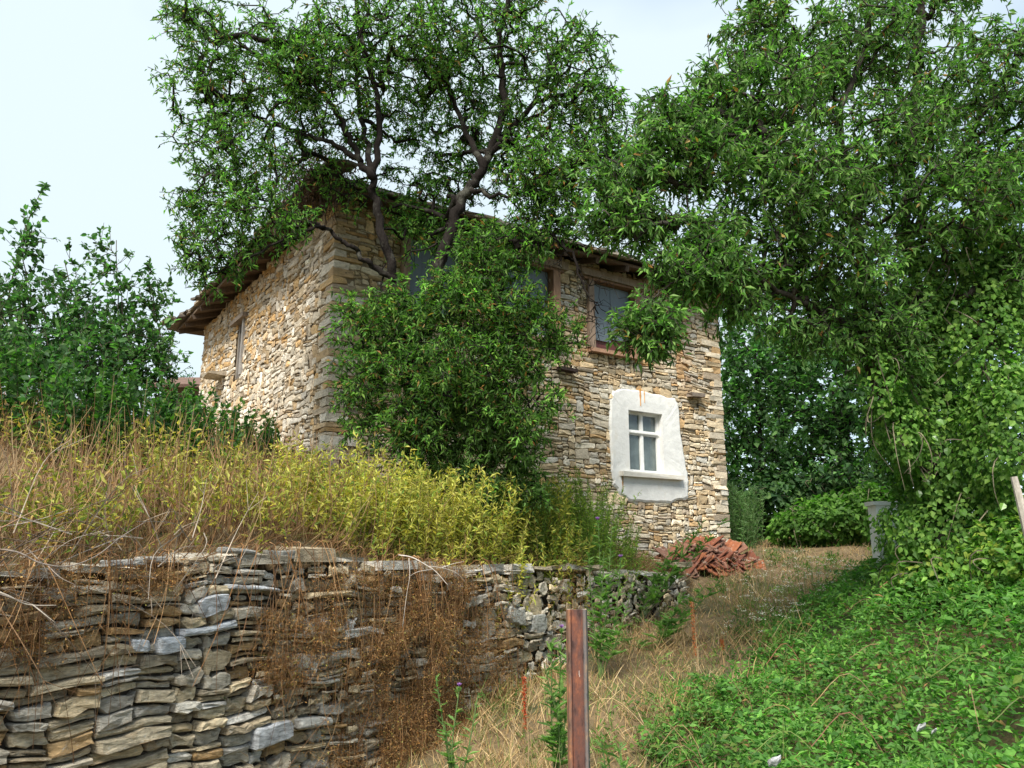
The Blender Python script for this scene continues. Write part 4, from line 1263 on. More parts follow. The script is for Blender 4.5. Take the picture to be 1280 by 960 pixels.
for (lab, px, bk, n, sp, h, cc, wt) in (
        ('yellow green weeds at the far left end of the terrace', 15, .6, 36, .5, .62, OLV, [3, 2, 3, 1]),
        ('sparse yellowing shrub left of the broken wall face', 110, .6, 32, .5, .58, OLV, [3, 3, 2, 2]),
        ('tall yellowing shrub with brown stems over the pale wall slabs', 230, .7, 46, .5, .80, OLV, [3, 4, 1, 1]),
        ('yellowing shrub just below the near corner of the house', 330, .7, 44, .5, .72, OLV, [3, 4, 1, 1]),
        ('olive shrub farther back on the terrace below the saplings', 60, 2.3, 40, .6, .5, OLV, [3, 2, 3, 2]),
        ('olive shrub farther back on the terrace in front of the dark low bush', 170, 2.4, 40, .6, .5, OLV, [3, 2, 3, 2]),
        ('olive shrub farther back on the terrace before the side wall', 280, 2.5, 40, .6, .5, OLV, [3, 3, 2, 1]),
        ('bright yellow shrub directly under the near house corner', 425, .9, 90, .5, .85, YEL, [4, 5, 2, 1]),
        ('brightest yellow shrub in front of the willowy bush', 505, .85, 130, .5, .98, YEL, [4, 6, 1, .5]),
        ('bright yellow shrub hanging over the middle of the wall', 590, .8, 150, .5, .95, YEL, [4, 5, 2, 1]),
        ('yellow green shrub beside the tall thistle plant', 672, .8, 150, .5, .98, YEL, [3, 3, 3, 2])):
    shrub('yellow_shrub', lab, 'shrub', px, behind_wall(px, bk), YL, rng=rv, specs=[dict(n=n, spread=sp, hgt=h), dict(n=n, spread=sp * 1.2, hgt=h * .7)], lean=.28, r=.004, tmpl=T_LANCE, L=.080, W=.0225, per=68 if cc is YEL else 30, cols=cc, wts=wt, start=.3 if cc is OLV else .12, droop=.15, col=(.14, .085, .045), taper=.25, bend=.18)
# green plants between the yellow shrubs and the lower window
for (lab, px, Y, n, sp, h) in (('feathery green shrub left of the ground floor window', 725, 10.9, 90, .45, 1.15), ('loose green plant below the ground floor window', 768, 11.9, 60, .4, .65), ('green shrub behind the yellow shrubs at the foot of the big bush', 655, 9.9, 70, .45, 1.0)):
    shrub('green_shrub', lab, 'shrub', px, Y, None, rng=rv, specs=[dict(n=n, spread=sp, hgt=h)], lean=.3, r=.004, tmpl=T_LANCE, L=.07, W=.014, per=75, cols=[[.15, .27, .05], [.22, .34, .07], [.11, .20, .04]], wts=None, start=.05, droop=.1, col=(.10, .13, .05), taper=.3)

shrub('green_shrub', 'light green bushy weeds spilling over the wall top left of the tile heap', 'shrub', 745, behind_wall(745, .75), None, rng=rv, specs=[dict(n=170, spread=.55, hgt=1.1)], lean=.55, r=.004, tmpl=T_LANCE, L=.075, W=.018, per=60, cols=[[.20, .34, .06], [.28, .40, .08], [.15, .26, .05]], wts=None, start=.05, droop=.1, col=(.12, .15, .05), taper=.3)
# wispy shrub and bramble mounds behind the tile heap
shrub('wispy_shrub', 'pale feathery green shrub behind the tile heap at the house corner', 'shrub', 945, 16.3, None, rng=rv, specs=[dict(n=110, spread=.75, hgt=1.25)], lean=.2, r=.005, tmpl=T_LANCE, L=.12, W=.016, per=60, cols=[[.12, .21, .08], [.16, .26, .10], [.10, .17, .06]], wts=None, start=.02, droop=-.1, col=(.10, .13, .05), taper=.3)


def mound(mb, blobs, per, tmpl, L, W, cols, rng, down=.5, wts=None, depth=.35):
    """leaves over lumpy mounds: px, py, rx, ry, Y, rY"""
    for (px, py, rx, ry, Y, rY) in blobs:
        c = at(px, py, Y); k = Y / 1000.0; R = np.array([rx * k, rY, ry * k])
        area = 4 * np.pi * (R[0] * R[2] + R[0] * R[1] + R[1] * R[2]) / 3
        n = int(per * area)
        d = rdir(n, rng)
        d = d[(d[:, 1] < .45)]
        n = len(d)
        lump = 1 + .20 * vnoise(d, 3.1, px * .01) + .15 * vnoise(d, 7.3, py * .01)
        p = c + d * R * (lump * (1 - depth * rng.random(n) ** 2))[:, None]
        p = p[p[:, 2] > ground_z(p[:, 0], p[:, 1]) + .02]
        d = nrm((p - c) / R ** 2); keep = (vnoise(p, 5.5, 2) > -.42) | (rng.random(len(p)) < .25); p, d = p[keep], d[keep]; n = len(p)
        D = nrm(rdir(n, rng) * .7 + np.array([0, 0, -down]) + d * .35)
        Nn = nrm(d * .9 + np.array([0, 0, .5]) + rdir(n, rng) * .45)
        cl = np.exp(.25 * vnoise(p, 2.2, 4))[:, None]
        s = np.minimum(np.exp(rng.normal(-.05, .28, n)), 1.5)
        scatter(mb, tmpl, p, D, Nn, L * s, W * s, palette(n, cols, wts, .15, rng) * cl)


rc = np.random.default_rng(77)


def mound_thing(name, label, cat, blobs, per, L, W, cols, group=None, tmpl=T_OVAL, down=.5, mat=None, stems=30):
    b = blobs[0]
    g = at(b[0], b[1], b[4]); g[2] = float(ground_z(g[0], g[1]))
    t = thing(name, label, cat, tuple(g), group)
    mb = MB(); mound(mb, blobs, per, tmpl, L, W, cols, rc, down); mb.build('foliage', mat or M_LEAF, t)
    mb = MB()
    for _ in range(stems):
        q = blobs[rc.integers(len(blobs))]; c = at(q[0], q[1], q[4]); R = np.array([q[2] * q[4] / 1000, q[5], q[3] * q[4] / 1000])
        d = rdir(1, rc)[0]; d[1] = -abs(d[1]); e = c + d * R * 1.05; e2 = c + nrm(d + rdir(1, rc)[0] * .9) * R * .95
        e2[2] -= .3
        tube(mb, catmull([c, e, (e + e2) / 2 + d * .1, e2], 4), np.linspace(.008, .003, 13), 3, rc.choice([.10, .2]) * np.array([1, .85, .6]))
    mb.build('stems', M_BARK, t)
    return t


mound_thing('bramble_mound', 'bright green bramble mound behind the dry grass, left of the white post', 'bramble', [(1040, 655, 60, 35, 16, .9), (1085, 650, 40, 40, 15.6, .8), (1000, 665, 35, 28, 16.2, .7)], 620, .095, .075, VINE[:3], 'bramble mounds along the back of the grass')
mound_thing('bramble_mound', 'dark bramble mound at the foot of the far trees behind the wispy shrub', 'bramble', [(960, 620, 60, 30, 18, .9), (1060, 612, 70, 28, 17.5, .8)], 380, .13, .11, GREEN_C, 'bramble mounds along the back of the grass')
cre = mound_thing('creeper', 'climbing creeper with heart shaped leaves draped over the trees at the right edge', 'creeper',
            [(1235, 420, 85, 110, 8.3, .55), (1170, 560, 75, 90, 8.6, .6), (1265, 560, 70, 110, 7.9, .6), (1280, 300, 60, 90, 8.2, .5), (1200, 660, 100, 70, 8.6, .7), (1140, 470, 40, 80, 8.5, .35), (1155, 600, 26, 60, 9.2, .5), (1095, 470, 26, 60, 8.05, .28), (1125, 540, 34, 50, 8.2, .3), (1150, 370, 40, 70, 8.3, .35), (1230, 330, 60, 60, 8.3, .4)], 1200, .055, .047, VINE[:4], down=.9, stems=110)
mound_thing('bramble_mound', 'thick bramble bank below the creeper at the right edge', 'bramble', [(1220, 715, 100, 38, 8.3, .8), (1290, 700, 80, 50, 7.6, .7), (1160, 728, 55, 34, 8.8, .6)], 950, .07, .048, VINE, 'bramble mounds along the back of the grass', stems=50)
# the nearest creeper leaves, one by one
LEAFM = []
for i in range(6):
    mb = MB(); scatter(mb, T_OVATE, np.zeros((1, 3)), np.array([[0, 0, -1.0]]), np.array([[0, -1.0, .2]]), .075, .060, palette(1, VINE[:4], None, .12, rc)); o = mb.build('leaf', M_GLOSSLEAF, cre)
    LEAFM.append(o.data); bpy.data.objects.remove(o)
crb = [(1235, 420, 85, 110, 8.3, .6), (1265, 560, 70, 110, 7.9, .65), (1170, 560, 75, 90, 8.6, .65), (1200, 660, 100, 70, 8.6, .75)]
for i in range(200):
    q = crb[rc.integers(len(crb))]
    d = rdir(1, rc)[0]; d[1] = -abs(d[1]) - .2; d = nrm(d)
    p = at(q[0], q[1], q[4]) + d * np.array([q[2] * q[4] / 1000, q[5], q[3] * q[4] / 1000]) * 1.08
    if proj(p)[0] > 1275: continue
    o = bpy.data.objects.new('leaf', LEAFM[i % 6]); COL.objects.link(o); o.parent = cre
    o.location = Vector(p) - cre.location; o.rotation_euler = (rc.normal(0, .5), rc.normal(0, .5), rc.normal(0, .6)); o.scale = [rc.uniform(.75, 1.25)] * 3


# ------------------------------------------------------------------ ground cover
def region(n, x0, x1, y0, y1, keep, rng):
    x, y = rng.uniform(x0, x1, n), rng.uniform(y0, y1, n)
    k = keep(x, y)
    return x[k], y[k]


def edge_x(y):      # the ragged left edge of the brambles on the ground
    return np.interp(y, [2.5, 4.5, 6, 7.6, 9.2, 10.5, 12], [.35, .75, 1.15, 1.6, 2.7, 3.6, 4.9]) + .22 * np.sin(y * 2.3) + .12 * np.sin(y * 5.9)


def front_of_wall(x, y, m=.05):
    u, b = wall_uv(x, y); return (b < -m) | (u > WLEN + .2)


def in_house(x, y, m=.0):
    dx, dy = x - HN[0], y - HN[1]
    a, b = dx * HD[0] + dy * HD[1], dx * HG[0] + dy * HG[1]
    return (a > -m) & (a < LF + m) & (b > -m) & (b < LG + m)


rg = np.random.default_rng(5)
# brambles: leaves in several layers over uneven ground
x, y = region(175000, .2, 9.5, 2.4, 12.5, lambda x, y: (x > edge_x(y) - .25 * rg.random(len(x))) & (x < .42 + y * .78) & front_of_wall(x, y), rg)
dens = np.clip(1.7 - .09 * y, .55, 1)
k = rg.random(len(x)) < dens; x, y = x[k], y[k]
p3 = np.stack([x, y, 0 * x], -1)
hh = .16 + .12 * vnoise(p3, 1.9, 1) + .10 * vnoise(p3, 5.5, 3) + .05 * vnoise(p3, 13, 6) + .12 * np.clip((x - edge_x(y)) / 1.5, 0, 1) + .25 * np.clip((x - edge_x(y) - 1.0) / 2, 0, 1) + .12 * np.clip((x - (1.5 + .38 * y)) / 1.3, 0, 1)
thin = np.exp(-((x - 2.15) ** 2 + (y - 4.6) ** 2) / .10) + np.exp(-((x - 2.75) ** 2 + (y - 5.0) ** 2) / .08)
k = rg.random(len(x)) > .85 * thin; x, y, hh = x[k], y[k], hh[k]
z = ground_z(x, y) + np.maximum(.02, hh * (1 - .75 * rg.random(len(x)) ** 2.2))
n = len(x); P_ = np.stack([x, y, z], -1)
mb = MB()
cc = palette(n, [[.085, .205, .042], [.115, .26, .05], [.062, .155, .034], [.155, .32, .06], [.15, .22, .05]], [4, 4, 3, 2, 1], .14, rg) * np.exp(.22 * vnoise(P_, 2.6, 8) + .15 * vnoise(P_, 7, 3))[:, None]
s = np.minimum(np.exp(rg.normal(-.03, .32, n)), 1.5)
br = rg.random(n) < .015; cc[br] = palette(br.sum(), [[.30, .18, .08], [.22, .12, .06]], None, .15, rg)
kk = (rg.random(n) + .35 * vnoise(P_, 3.3, 5)) < .68
D_ = nrm(rdir(n, rg) * np.array([1, 1, .6]) + np.array([0, -.15, .25]))
scatter(mb, T_LANCE, P_[~kk] + np.array([0, 0, .03]), D_[~kk], nrm(np.array([0, -.25, 1.0]) + rdir((~kk).sum(), rg) * .6), .072 * s[~kk], .020 * s[~kk], cc[~kk] * np.array([1.15, 1.08, 1.1]))
P_, s, cc = P_[kk], s[kk], cc[kk]; n = len(P_)
scatter(mb, T_OVAL, P_, nrm(rdir(n, rg) * np.array([1, 1, .45]) + np.array([0, -.15, .05])), nrm(np.array([0, -.25, 1.0]) + rdir(n, rg) * .62), .058 * s, .034 * s, cc)
tag(mb.build('brambles', M_LEAF), 'low bright green brambles covering the ground in the lower right corner', 'ground cover', kind='stuff')
mb = MB()
for _ in range(120):
    yy = rg.uniform(3.2, 9); xx = edge_x(yy) + rg.uniform(-.2, 3); 
    if xx > yy * .75: continue
    zz = float(ground_z(xx, yy)); a = rg.uniform(0, 6.28); ln = rg.uniform(.3, .8)
    q = np.array([xx, yy, zz + .05]); e = q + np.array([math.cos(a) * ln, math.sin(a) * ln, .1])
    tube(mb, catmull([q, (q + e) / 2 + [0, 0, .35 * rg.uniform(.5, 1)], e + [0, 0, .05]], 4), .0035, 3, palette(1, [[.25, .18, .09], [.12, .16, .05], [.2, .09, .06]], None, .2, rg)[0])
tag(mb.build('bramble_stems', M_BARK), 'thin arching bramble stems among the leaves in the lower right', 'ground cover', kind='stuff')

STRAW = [[.46, .33, .17], [.38, .26, .12], [.55, .42, .24], [.28, .18, .08], [.24, .25, .09]]
x, y = region(190000, -4, 8.5, 2.2, 17.5, lambda x, y: front_of_wall(x, y, .02) & (x < edge_x(np.minimum(y, 12)) + .35 + np.clip(y - 12, 0, 6) * .5) & ~in_house(x, y, .05) & (np.abs(x) < y * .72 + .4), rg)
k = rg.random(len(x)) < np.clip(1.5 - .09 * y, .3, 1) * np.clip(.7 + .5 * vnoise(np.stack([x, y, 0 * x], -1), 2.1, 6), .15, 1)
x, y = x[k], y[k]; n = len(x)
P_ = np.stack([x, y, ground_z(x, y) - .02], -1)
cl = vnoise(P_, 1.4, 9)
tall = np.clip(.5 + .8 * cl, .1, 1.2)
L_ = (.12 + .36 * tall * rg.random(n) ** 1.3) * np.clip(1.35 - .05 * y, .6, 1)
cc = palette(n, STRAW, [5, 4, 3, 3, 1.2], .15, rg)
gr = rg.random(n) < np.clip(.25 + .35 * vnoise(P_, .9, 12), .04, .7)
cc[gr] = palette(gr.sum(), [[.14, .20, .05], [.19, .24, .07], [.10, .16, .04]], None, .15, rg)
mb = MB()
scatter(mb, T_BLADE, P_, nrm(np.array([0, 0, .8]) + rdir(n, rg) * np.array([.75, .75, .3])), rdir(n, rg), L_ * 1.15, .0048 + .00035 * y, cc)
tag(mb.build('dry_grass', M_DRY), 'tall dry straw coloured grass between the wall and the brambles', 'grass', kind='stuff')
print('grass', n)

# green weeds among the dry grass
cx_ = region(900, -1.5, 7, 3.6, 15, lambda x, y: front_of_wall(x, y, .05) & (x < edge_x(np.minimum(y, 12)) + .5) & ~in_house(x, y, .2) & (np.abs(x) < y * .7), rg)
k = rg.random(len(cx_[0])) < np.clip(.12 + .9 * np.exp(-np.abs(cx_[0] - edge_x(np.minimum(cx_[1], 12))) / .5) + .35 * (cx_[1] < 5.6), 0, .8)
cx_ = (cx_[0][k], cx_[1][k]); m = len(cx_[0]); per = 60
x = np.repeat(cx_[0], per) + rg.normal(0, .07, m * per); y = np.repeat(cx_[1], per) + rg.normal(0, .07, m * per)
hh_ = np.repeat(rg.uniform(.08, .32, m), per) * rg.random(m * per)
P_ = np.stack([x, y, ground_z(x, y) + hh_], -1); n = m * per
mb = MB(); s = np.exp(rg.normal(0, .3, n))
scatter(mb, T_LANCE, P_, nrm(rdir(n, rg) + np.array([0, 0, .5])), nrm(np.array([0, 0, 1]) + rdir(n, rg) * .7), .05 * s, .016 * s, palette(m, [[.10, .19, .04], [.15, .24, .06], [.08, .15, .035], [.20, .26, .07]], None, .15, rg).repeat(per, 0) * np.exp(rg.normal(0, .15, (n, 1))))
tag(mb.build('green_weeds', M_LEAF), 'small green weeds growing through the dry grass in front of the wall', 'weeds', kind='stuff')

# lodged clumps of brown grass at the foot of the wall and on the terrace
x, y = region(85000, -7, 3.6, 4.0, 14, lambda x, y: (~front_of_wall(x, y, -.05)) & ~in_house(x, y, .03) & (np.abs(x) < y * .72 + .6), rg)
uq, bq = wall_uv(x, y)
k = rg.random(len(x)) < np.clip(1.2 - bq * .12, .25, 1); x, y = x[k], y[k]; n = len(x)
P_ = np.stack([x, y, ground_z(x, y) - .02], -1)
cc = palette(n, [[.26, .15, .07], [.32, .20, .10], [.19, .11, .05], [.36, .27, .15], [.17, .18, .05]], [4, 3, 4, 2, 2], .16, rg)
mb = MB()
u_, b_2 = wall_uv(x, y)
lean_out = np.where(b_2 < .5, .75, .1)[:, None] * np.array([WN[0], WN[1], -.1])
scatter(mb, T_BLADE, P_, nrm(np.array([0, 0, .9]) + lean_out + rdir(n, rg) * np.array([.6, .6, .3])), rdir(n, rg), rg.uniform(.10, .32, n), .006, cc)
tag(mb.build('brown_grass', M_DRY), 'dead brown grass and weeds covering the terrace above the wall', 'grass', kind='stuff')
print('brown', n)

# russet mats of dried weeds hanging over the wall face
mb = MB()
mats = []
for (px, py, rx, ry, n_) in ((540, 750, 70, 50, 8000), (500, 810, 95, 65, 15000), (520, 890, 95, 65, 15000), (480, 940, 90, 40, 7000), (390, 790, 60, 45, 4200), (340, 840, 35, 35, 2000), (575, 780, 45, 60, 4000), (600, 850, 50, 60, 4500), (705, 740, 20, 50, 1500), (440, 730, 80, 25, 3000),
                             (60, 740, 90, 45, 3500), (180, 720, 60, 28, 1500), (30, 800, 45, 30, 1200), (660, 880, 50, 40, 2500), (560, 930, 90, 40, 5000), (330, 770, 22, 30, 900), (740, 780, 60, 30, 1500)):
    n_ = int(n_ * (.95 if 440 < px < 620 else .7))
    px_ = rg.normal(px, rx * .5, n_); py_ = rg.normal(py, ry * .5, n_)
    # place on the wall face
    cxx = (px_ - 640) / 1000; cyy = (480 - py_) / 1000
    d = np.stack([cxx, CP - cyy * SP, SP + cyy * CP], -1)
    t = np.dot(np.array([WP[0], WP[1], 0]) - np.array([0, 0, EYE]), NW) / (d @ NW)
    p = np.array([0, 0, EYE]) + d * t[:, None]
    off = np.abs(rg.normal(0, .09, n_)) + .03
    off *= 1 + .8 * vnoise(p, 5, 2)
    p = p + NW * off[:, None]
    gz = ground_z(p[:, 0], p[:, 1]); p[:, 2] = np.maximum(p[:, 2], gz + .01)
    kk = vnoise(p, 6.5, px * .1) > -.35
    mats.append(p[kk])
for q in (lambda a: a[RNG.integers(len(a), size=700)])(np.concatenate(mats)):      # stems that carry the mats
    e = q + np.array([rg.normal(0, .07), rg.normal(0, .07), -rg.uniform(.08, .4)])
    tube(mb, [q + NW * .02 + [0, 0, rg.uniform(.05, .25)], q + NW * .03, (q + e) / 2 + rg.normal(0, .02, 3), e], [.0025, .0022, .0018, .001], 3, palette(1, [[.24, .12, .05], [.34, .2, .1], [.15, .08, .04]], None, .2, rg)[0])
p = np.concatenate(mats); n = len(p)
cc = palette(n, [[.19, .105, .045], [.27, .16, .075], [.13, .07, .03], [.36, .25, .13], [.22, .19, .07]], [5, 4, 3, 2, 1], .18, rg)
scatter(mb, T_TWIG, p, nrm(rdir(n, rg) + np.array([0, 0, -.3])), rdir(n, rg), rg.uniform(.02, .09, n), .0032, cc)
q = p[rg.random(n) < .6]; m = len(q)
scatter(mb, T_QUAD, q + rdir(m, rg) * .02, rdir(m, rg), rdir(m, rg), rg.uniform(.008, .022, m), rg.uniform(.005, .012, m), palette(m, [[.26, .13, .04], [.36, .22, .08], [.18, .085, .03], [.36, .32, .08]], [5, 3, 3, .7], .2, rg))
tag(mb.build('dried_weeds', M_DRY), 'russet mats of dried weeds hanging over the middle of the stone wall', 'weeds', kind='stuff')

# thin dry stems standing above the wall at left
mb = MB()
for _ in range(900):
    u = rg.uniform(-1.0, 4.2); b = abs(rg.normal(0, .8)) + .05
    xy = WP + WD * u - WN * b; z = float(ground_z(*xy)); h = rg.uniform(.35, 1.0)
    q = np.array([xy[0], xy[1], z]); e = q + np.array([rg.normal(0, .2), rg.normal(0, .2), h])
    tube(mb, catmull([q, (q + e) / 2 + rg.normal(0, .05, 3), e], 3), np.linspace(.0038, .0012, 7), 3, palette(1, [[.22, .12, .06], [.32, .22, .12], [.14, .08, .045]], None, .2, rg)[0])
for _ in range(110):      # stems that fall over the face
    u = rg.uniform(-1.0, 4.6); xy = WP + WD * u - WN * .08; q = np.array([xy[0], xy[1], float(wall_top(u)) + .02])
    l = rg.uniform(.3, .95); e = q + NW * rg.uniform(.14, .3) + UW * rg.normal(0, .25) - np.array([0, 0, l])
    tube(mb, catmull([q, q + NW * .16 + np.array([0, 0, .06]), (q + e) / 2 + NW * .12, e], 3), np.linspace(.004, .0015, 10), 3, palette(1, [[.24, .13, .06], [.36, .22, .11], [.16, .09, .05]], None, .2, rg)[0])
tag(mb.build('dry_stems', M_DRY), 'thin dry stems standing on and falling over the left part of the wall', 'weeds', kind='stuff')

# ------------------------------------------------------------------ small things
# rusty steel post: a rolled channel
pt = at(722, 762, 2.9)
post = MB()
ang = math.radians(8)
ax = np.array([math.cos(ang), math.sin(ang), 0]); ay = np.array([-math.sin(ang), math.cos(ang), 0])
prof = [(-.036, .030), (-.036, -.004), (-.033, -.010), (-.027, -.010), (-.022, -.003), (.014, -.003), (.018, -.010), (.026, -.012), (.036, .006), (.037, .034), (.030, .034), (.028, .008), (.016, .004), (-.026, .004), (-.030, .030)]
zb, ztp = float(ground_z(pt[0], pt[1])) - .25, pt[2]
n = len(prof); rows = 14; V, C = [], []
for r in range(rows):
    z = zb + (ztp - zb) * r / (rows - 1)
    for i, (a, b) in enumerate(prof):
        V.append(np.array([pt[0], pt[1], z]) + ax * (a + .0006 * math.sin(r * 2.1 + i)) + ay * b)
        C.append([.11, .10, .10] if 6 <= i <= 9 else ([.17, .10, .07] if i < 3 else [.095, .042, .032]))  # left lip gets a lighter colour, its highlight painted in; right flange is grey
F = []
for r in range(rows - 1):
    for i in range(n):
        j = (i + 1) % n
        F += [[r * n + i, r * n + j, (r + 1) * n + j], [r * n + i, (r + 1) * n + j, (r + 1) * n + i]]
V.append([pt[0], pt[1], ztp]); C.append([.2, .15, .12]); V = np.array(V)
post.add(V, F, np.array(C))
# flat closing faces at the top, strip by strip
tb = (rows - 1) * n
capf = [[tb + 0, tb + 1, tb + 14], [tb + 1, tb + 2, tb + 14], [tb + 2, tb + 3, tb + 14], [tb + 3, tb + 13, tb + 14], [tb + 3, tb + 4, tb + 13], [tb + 4, tb + 5, tb + 13], [tb + 5, tb + 12, tb + 13], [tb + 5, tb + 6, tb + 12], [tb + 6, tb + 7, tb + 12],
        [tb + 7, tb + 11, tb + 12], [tb + 7, tb + 8, tb + 11], [tb + 8, tb + 10, tb + 11], [tb + 8, tb + 9, tb + 10]]
post.add(V, capf, [.30, .26, .23])
tag(post.build('steel_post', M_RUST, origin=(pt[0], pt[1], zb)), 'rusty reddish brown steel post standing in the grass before the wall', 'post')

# grey wooden stake at the right edge
sk = MB(); a, b = at(1284, 662, 5.4), at(1268, 596, 5.4)
a2 = a + (a - b) * 2.4
tube(sk, [a2, a, (a + b) / 2 + [.003, 0, 0], b], [.026, .027, .026, .022], 7, [.40, .36, .31])
tag(sk.build('wooden_stake', M_WOOD, origin=tuple(a2)), 'weathered grey wooden stake leaning in the creeper at the right edge', 'stake')

# white painted post behind the creeper
wp = at(1114, 690, 10.3); gz = float(ground_z(wp[0], wp[1]))
white = thing('white_post', 'white painted gate post mostly hidden by creeper leaves beside the grass', 'post', (wp[0], wp[1], gz))
ztop = at(1110, 630, 10.3)[2]
m1 = MB(); box(m1, [wp[0] - .02, wp[1], (gz + ztop) / 2 - .02], [1, 0, 0], [0, 1, 0], [0, 0, 1], .17, .11, (ztop - gz) / 2, [.85, .85, .83], .006); m1.build('shaft', M_PLASTER, white)
m1 = MB(); box(m1, [wp[0] - .04, wp[1], ztop + .0], [1, 0, 0], [0, 1, 0], [0, 0, 1], .185, .125, .025, [.76, .76, .74], .004); m1.build('cap', M_PLASTER, white)
m1 = MB(); box(m1, [wp[0] + .16, wp[1] - .02, gz + .17], [1, 0, 0], [0, 1, 0], [0, 0, 1], .16, .09, .16, [.72, .72, .70], .02); m1.build('foot_block', M_PLASTER, white)
mound_thing('ivy_sprig', 'leafy creeper strands hanging in front of the white post', 'creeper', [(1134, 650, 14, 34, 10.0, .14), (1110, 655, 9, 20, 10.0, .08), (1120, 712, 34, 18, 9.9, .2), (1122, 672, 22, 26, 10.0, .12)], 420, .062, .05, VINE, stems=4)

# heap of clay tiles against the corner
rt = np.random.default_rng(9)


def tile_mesh():
    w, l, t = .22, .38, .014
    xs = [-w / 2, -w / 2 + .03, -w / 2 + .045, -.02, 0, .02, w / 2 - .045, w / 2 - .03, w / 2]; zs = [.022, .024, .004, .004, .018, .004, .004, .024, .02]
    m = len(xs); V = []
    for y in (-l / 2, l / 2):
        for x, z in zip(xs, zs): V.append([x, y, z])
    for y in (-l / 2, l / 2):
        for x, z in zip(xs, zs): V.append([x, y, z - t])
    F = []
    for i in range(m - 1):
        F += [[i, i + 1, m + i + 1], [i, m + i + 1, m + i], [2 * m + i, 3 * m + i + 1, 2 * m + i + 1], [2 * m + i, 3 * m + i, 3 * m + i + 1],
              [i, 2 * m + i + 1, i + 1], [i, 2 * m + i, 2 * m + i + 1], [m + i, m + i + 1, 3 * m + i + 1], [m + i, 3 * m + i + 1, 3 * m + i]]
    F += [[0, m, 3 * m], [0, 3 * m, 2 * m], [m - 1, 4 * m - 1, 2 * m - 1], [m - 1, 3 * m - 1, 4 * m - 1]]
    return np.array(V, float), np.array(F)


TV, TF = tile_mesh()
tms = []
for c in ([.20, .070, .040], [.26, .09, .05], [.15, .055, .036], [.24, .115, .075], [.31, .11, .05], [.19, .10, .07]):
    mb = MB(); mb.add(TV, TF, c); o = mb.build('roof_tile', M_TILE); tms.append(o.data); bpy.data.objects.remove(o)
heap = []
# rows lean against the wall foot; the heap tails off to the right
cands = []
for i in range(74):
    px = rt.triangular(824, 890, 968); f = (px - 826) / 129.0
    top = np.interp(px, [820, 845, 880, 905, 935, 965], [692, 677, 673, 677, 692, 714]); bot = np.interp(px, [820, 850, 900, 960], [705, 712, 714, 720])
    py = rt.uniform(top + 5, bot)
    # depth: behind for the higher ones
    Y = np.interp(py, [668, 720], [14.55, 13.7]) - .1 + (px - 885) * .006
    cands.append((px, py, Y))
for i, (px, py, Y) in enumerate(cands):
    p = at(px, py, Y)
    u, b = np.dot(p[:2] - HN, HD), np.dot(p[:2] - HN, HG)
    if 0 < u < LF + .1 and b > -.12: p[:2] -= HG * (b + .12 + rt.uniform(0, .1))
    o = bpy.data.objects.new('roof_tile', tms[i % 6]); COL.objects.link(o)
    o.location = p
    right = np.clip((px - 890) / 50, 0, 1)
    o.rotation_euler = (rt.normal(.55 - .2 * right, .16), rt.normal(.1 + .45 * right, .15), rt.choice([-.1, -.6, .35, -1.2]) * (1 + .3 * right) + rt.normal(0, .14))
    o.scale = (rt.uniform(1.1, 1.3),) * 3
    tag(o, 'red clay roof tile in the heap tipped against the right corner of the house', 'roof tile', 'heap of clay roof tiles')
m1 = MB(); c = at(885, 722, 14.2); gz = float(ground_z(c[0], c[1]))
for i in range(60):
    px, py = rt.uniform(838, 950), rt.uniform(695, 722); p = at(px, py, 14.25); p[2] -= .02
    box(m1, p, *(np.eye(3)[[0, 1, 2]] @ np.linalg.qr(rt.normal(size=(3, 3)))[0]), .10, .07, .02, palette(1, [[.24, .10, .065], [.2, .12, .08], [.30, .24, .2]], None, .15, rt)[0], .01)
tag(m1.build('tile_rubble', M_TILE), 'broken tile rubble and earth under the heap of clay tiles', 'rubble', kind='stuff')
# one flat slab on the wall end and stones beside the heap
m1 = MB(); p = at(840, 706, 12.9); box(m1, p, UW, NW, [0, 0, 1], .34, .22, .035, [.42, .36, .24], .015)
tag(m1.build('flat_slab', M_SLATE, origin='c'), 'flat tan slab lying on the end of the dry stone wall by the tiles', 'slab')

# bleached dead branches lying on the wall
def dead_branch(label, main, subs, r, colr=(.52, .46, .40)):
    mb = MB(); P_ = catmull(PX(main), 5); tube(mb, P_, np.linspace(r, r * .35, len(P_)), 6, colr)
    for s_ in subs: Q = catmull(PX(s_), 5); tube(mb, Q, np.linspace(r * .55, r * .2, len(Q)), 5, colr)
    tag(mb.build('dead_branch', M_WOOD, smooth=True, origin='c'), label, 'branch', 'bleached dead branches on the wall')


dead_branch('forked bleached branch lying across the top middle of the wall', [(498, 694, 6.4), (515, 697, 6.35), (535, 708, 6.3), (546, 716, 6.3), (560, 732, 6.25)],
            [[(535, 708, 6.3), (552, 710, 6.35), (570, 716, 6.4), (582, 728, 6.45)], [(511, 698, 6.35), (512, 720, 6.3), (508, 745, 6.3), (503, 785, 6.25)], [(540, 712, 6.3), (522, 715, 6.2), (510, 722, 6.2)], [(552, 710, 6.35), (566, 705, 6.4), (580, 702, 6.4)]], .0055, (.46, .41, .36))
dead_branch('grey dead branch sagging across the left end of the wall', [(-20, 686, 4.25), (20, 690, 4.3), (50, 704, 4.35), (85, 708, 4.45), (120, 695, 4.6), (150, 672, 4.8), (182, 652, 5.0)],
            [[(60, 708, 4.4), (75, 722, 4.35), (95, 732, 4.35)], [(-10, 740, 4.1), (15, 748, 4.15), (40, 756, 4.2), (62, 772, 4.25)], [(30, 694, 4.3), (60, 684, 4.4), (90, 682, 4.5)]], .0055, (.24, .20, .17))
